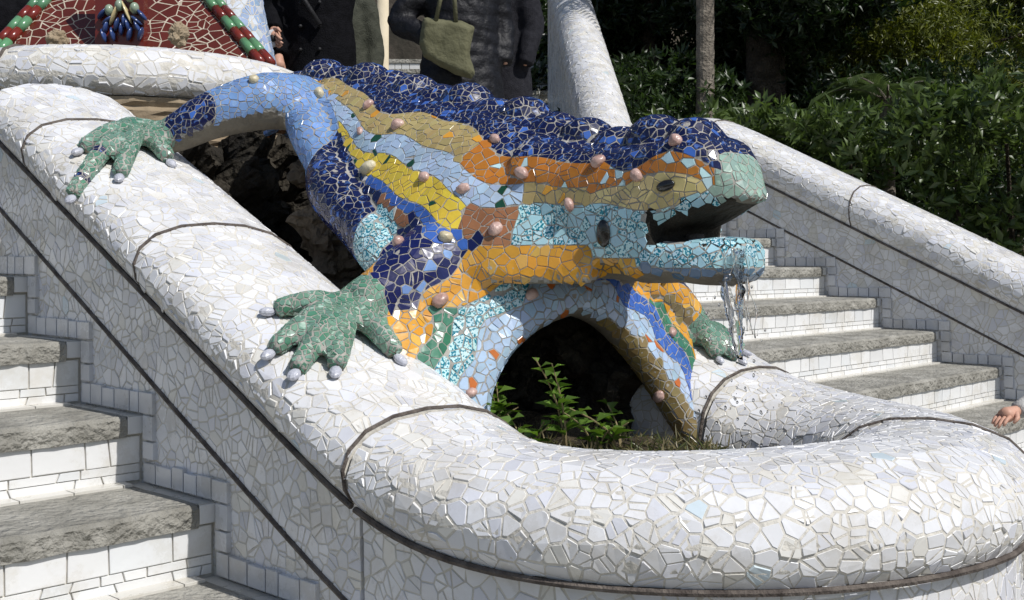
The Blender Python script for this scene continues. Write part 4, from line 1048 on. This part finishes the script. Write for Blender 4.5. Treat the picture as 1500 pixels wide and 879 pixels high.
tree('broad dark evergreen with a thick shaded trunk behind the hedge', 1120, 11.5, 7.5, .25, (20, .28, 2.0, 1.5), DK, DK2, 6)
tree('yellow-green conifer at the garden edge beyond the low palm frond', 1390, 12.5, 6.0, .12, (30, .22, 2.0, 1.3), (.06, .085, .018), (.20, .22, .04), 8, .1, .02)
tree('dark feathery conifer beyond the hedge, behind the yellow-green one', 1540, 15, 7.5, .16, (26, .15, 2.6, 1.6), DK, (.05, .075, .02), 7, .13, .03)
tree('dark bushy evergreen between the palm trunk and the upper parapet', 960, 12.5, 7.0, .14, (26, .10, 1.9, 1.5), DK, DK2, 7)
tree('dark evergreen deep in the garden behind the thick trunk', 1240, 16.5, 9, .2, (30, .12, 3.0, 1.9), DK, DK2, 6, .16, .05)
tree('dark evergreen far behind the upper steps', 800, 19, 10, .2, (30, .1, 3.4, 2.1), DK, DK2, 6, .17, .055)
tree('dark evergreen far behind the black coats', 560, 20, 10, .2, (30, .08, 3.4, 2.1), DK, DK2, 6, .17, .055)
tree('dark evergreen rising behind the red-brown shield', 160, 19, 10, .2, (30, .08, 3.2, 2.1), DK, DK2, 5, .17, .055)
tree('dark evergreen closing the garden beyond both conifers', 1420, 20, 10, .22, (34, .08, 3.6, 2.2), DK, DK2, 6, .17, .055)
# shrubs in the dark behind the hedge
def shrub(label, px, Z, r_, zc, c0, c1, n, ln=.09):
    b = wpt(px, 300, Z); b.z = ground_z(b.x, b.y); th = Thing('shrub', label, 'shrub', b, 'shrubs behind the hedge')
    d = RNG.normal(size=(n, 3)); d /= np.linalg.norm(d, axis=1)[:, None]; pts = np.array((b.x, b.y, zc)) + d * RNG.random((n, 1)) ** .35 * np.array([r_, r_, r_ * .9])
    pts = pts[[noise.noise(Vector(p) * 2.6) > -.2 for p in pts]]; th.part('foliage', foliage_mesh(pts, 8, ln, ln * .33, c0, c1, .4, .03), MATS['leaf'], kind='stuff')
    th.part('stem', mesh_of(*tube([b - Vector((0, 0, .1)), Vector((b.x, b.y, zc))], [.06, .03], 8)), MATS['bark'])
shrub('leafy shrub beside the palm trunk near the upper parapet', 965, 9.8, .85, 2.7, (.014, .03, .008), (.05, .085, .02), 1500)
shrub('low dark shrub at the end of the upper parapet', 905, 11.2, .9, 2.5, DK, DK2, 1200)
shrub('broad shaded shrub under the yellow-green conifer', 1300, 10.8, 1.2, 2.5, DK, DK2, 1900)
shrub('shaded shrub behind the hedge beyond the small palm', 1470, 11.0, 1.3, 2.5, DK, DK2, 1900)
# palms
def frond(b, d, L_, n=26, droop=.5, ll=.32, w=.022):
    d = d.normalized(); sd = d.cross(Vector((0, 0, 1))).normalized(); sp = []; C, D, Ns, Ln = [], [], [], []
    for i in range(n + 1):
        t = i / n; sp.append(b + d * L_ * t + Vector((0, 0, -droop * L_ * t * t)))
    for i in range(2, n + 1):
        tg = (sp[i] - sp[i-1]).normalized(); t = i / n
        for s_ in (-1, 1):
            C.append(sp[i]); D.append(tg * .55 + sd * s_ * .9 + Vector((0, 0, .18 - .25 * t))); Ns.append((0, 0, 1)); Ln.append(ll * (1 - .55 * abs(t - .35)))
    return sp, np.array(C), np.array(D), np.array(Ns, float), np.array(Ln)
def palm(label, base, top, r0, nf, L_, c0, c1, elev=(.0, .9), group='palms in the garden', azs=None):
    base, top = Vector(base), Vector(top); th = Thing('palm', label, 'palm', base, group)
    n = max(4, int((top - base).length / .07)); V, F = tube([base.lerp(top, i/n) for i in range(n + 1)], [r0 * (1 + .07 * (i % 2)) * (1.05 - .15 * i/n) for i in range(n + 1)], 16); th.part('trunk', mesh_of(V, F), MATS['palm_bark'])
    for k in range(nf):
        a = azs[k] if azs else k * 2.399 + .3; e = random.uniform(*elev); d = Vector((math.cos(a) * math.cos(e), math.sin(a) * math.cos(e), math.sin(e)))
        sp, C, D, Ns, Ln = frond(top, d, L_ * random.uniform(.85, 1.1)); kq = RNG.random((len(C), 1)); V, F, cc = leaves(C, D, Ns, Ln, np.full(len(C), .024), np.array(c0) * (1 - kq) + np.array(c1) * kq, .1, .25)
        f_ = th.part('frond', quads_mesh(V, F, cc), MATS['leaf']); me = mesh_of(*tube(sp, [.012 * (1 - .8 * i / len(sp)) for i in range(len(sp))], 5)); th.part('rib', me, MATS['palm_bark'], f_)
pb = wpt(1033, 300, 9.3); palm('tall palm with a slim grey trunk behind the hedge', (pb.x, pb.y, ground_z(pb.x, pb.y) - .1), (pb.x, pb.y, 5.4), .072, 18, 1.7, (.03, .045, .015), (.09, .11, .04), (-.3, .9))
pb = wpt(1172, 20, 13.2); palm('young palm with arching fronds beside the thick dark trunk', (pb.x, pb.y, ground_z(pb.x, pb.y) - .1), (pb.x, pb.y, pb.z), .07, 14, 1.0, (.03, .05, .016), (.10, .13, .045), (.1, .8))
pb = wpt(1300, 130, 9.2); palm('low palm whose single fronds rise above the hedge', (pb.x, pb.y, ground_z(pb.x, pb.y) - .1), (pb.x, pb.y, pb.z - .1), .06, 9, .62, (.03, .05, .016), (.10, .14, .05), (.5, .95))

# weeds in the planting bed
def weed(label, x, y, X, h, nst, name='weed_plant'):
    b = wx(x, y, X); b.z = EYE - .43; th = Thing(name, label, 'plant', b, 'weeds in the planting bed'); rg = random.Random(x); ts, C, D, Nn, Ln = [], [], [], [], []
    for k in range(nst):
        a = rg.random() * 6.28; lean = rg.uniform(.02, .12); hh = h * rg.uniform(.55, 1); P_ = [b + Vector((math.cos(a) * .02 + math.cos(a) * lean * t * t, math.sin(a) * .02 + math.sin(a) * lean * t * t, hh * t)) for t in (0, .25, .5, .75, 1)]
        ts.append(tube(P_, [.0028, .0025, .0022, .0018, .0012], 5))
        for i in range(int(hh / .013)):
            t = .18 + .82 * i / max(1, int(hh / .013)); j = min(3, int(t * 4)); c = P_[j].lerp(P_[j+1], t * 4 - j); aa = i * 2.4 + a; C.append(c); D.append((math.cos(aa), math.sin(aa), .45)); Nn.append((0, 0, 1)); Ln.append(.062 * rg.uniform(.6, 1.1) * (1.15 - .5 * t))
    th.part('stem', mesh_of(*merge(ts)), MATS['dry_grass']); kq = RNG.random((len(C), 1)); C, D, Nn, Ln = (np.array(q, float) for q in (C, D, Nn, Ln))
    V, F, cc = leaves(C, D, Nn + RNG.normal(size=C.shape) * .3, Ln, Ln * .6, np.array((.07, .13, .022)) * (1 - kq) + np.array((.16, .27, .05)) * kq); th.part('leaves', quads_mesh(V, F, cc), MATS['leaf'])
weed('tall leafy green weed standing in the middle of the dark arch', 838, 640, 1.96, .23, 3)
weed('small leafy weed in the arch beside the dark blue fore leg', 915, 640, 2.06, .13, 3)
weed('bushy weed growing against the pale fore leg of the lizard', 735, 640, 1.95, .16, 7)
weed('short weed sprouting between the bushy weed and the tall one', 770, 645, 1.90, .07, 5)
weed('lone bright weed in the shade under the lizard flank', 552, 395, 2.2, .16, 2)
weed('leafy weed between the tall weed and the far fore leg', 875, 645, 2.02, .10, 4)
weed('low leafy weed at the foot of the pale fore leg', 700, 612, 1.93, .10, 6)
n = 1500; C = np.stack([RNG.uniform(1.8, 2.27, n), RNG.uniform(1.45, 2.0, n), np.full(n, EYE - .44)], 1); kq = RNG.random((n, 1))
V, F, cc = leaves(C, rand_dirs(n, .25), RNG.normal(size=(n, 3)), RNG.uniform(.02, .055, n), np.full(n, .004), np.array((.07, .10, .025)) * (1 - kq) + np.array((.24, .19, .10)) * kq)
tag(link('grass', quads_mesh(V, F, cc), MATS['leaf']), 'dry grass and straw over the planting bed', 'grass', kind='stuff')
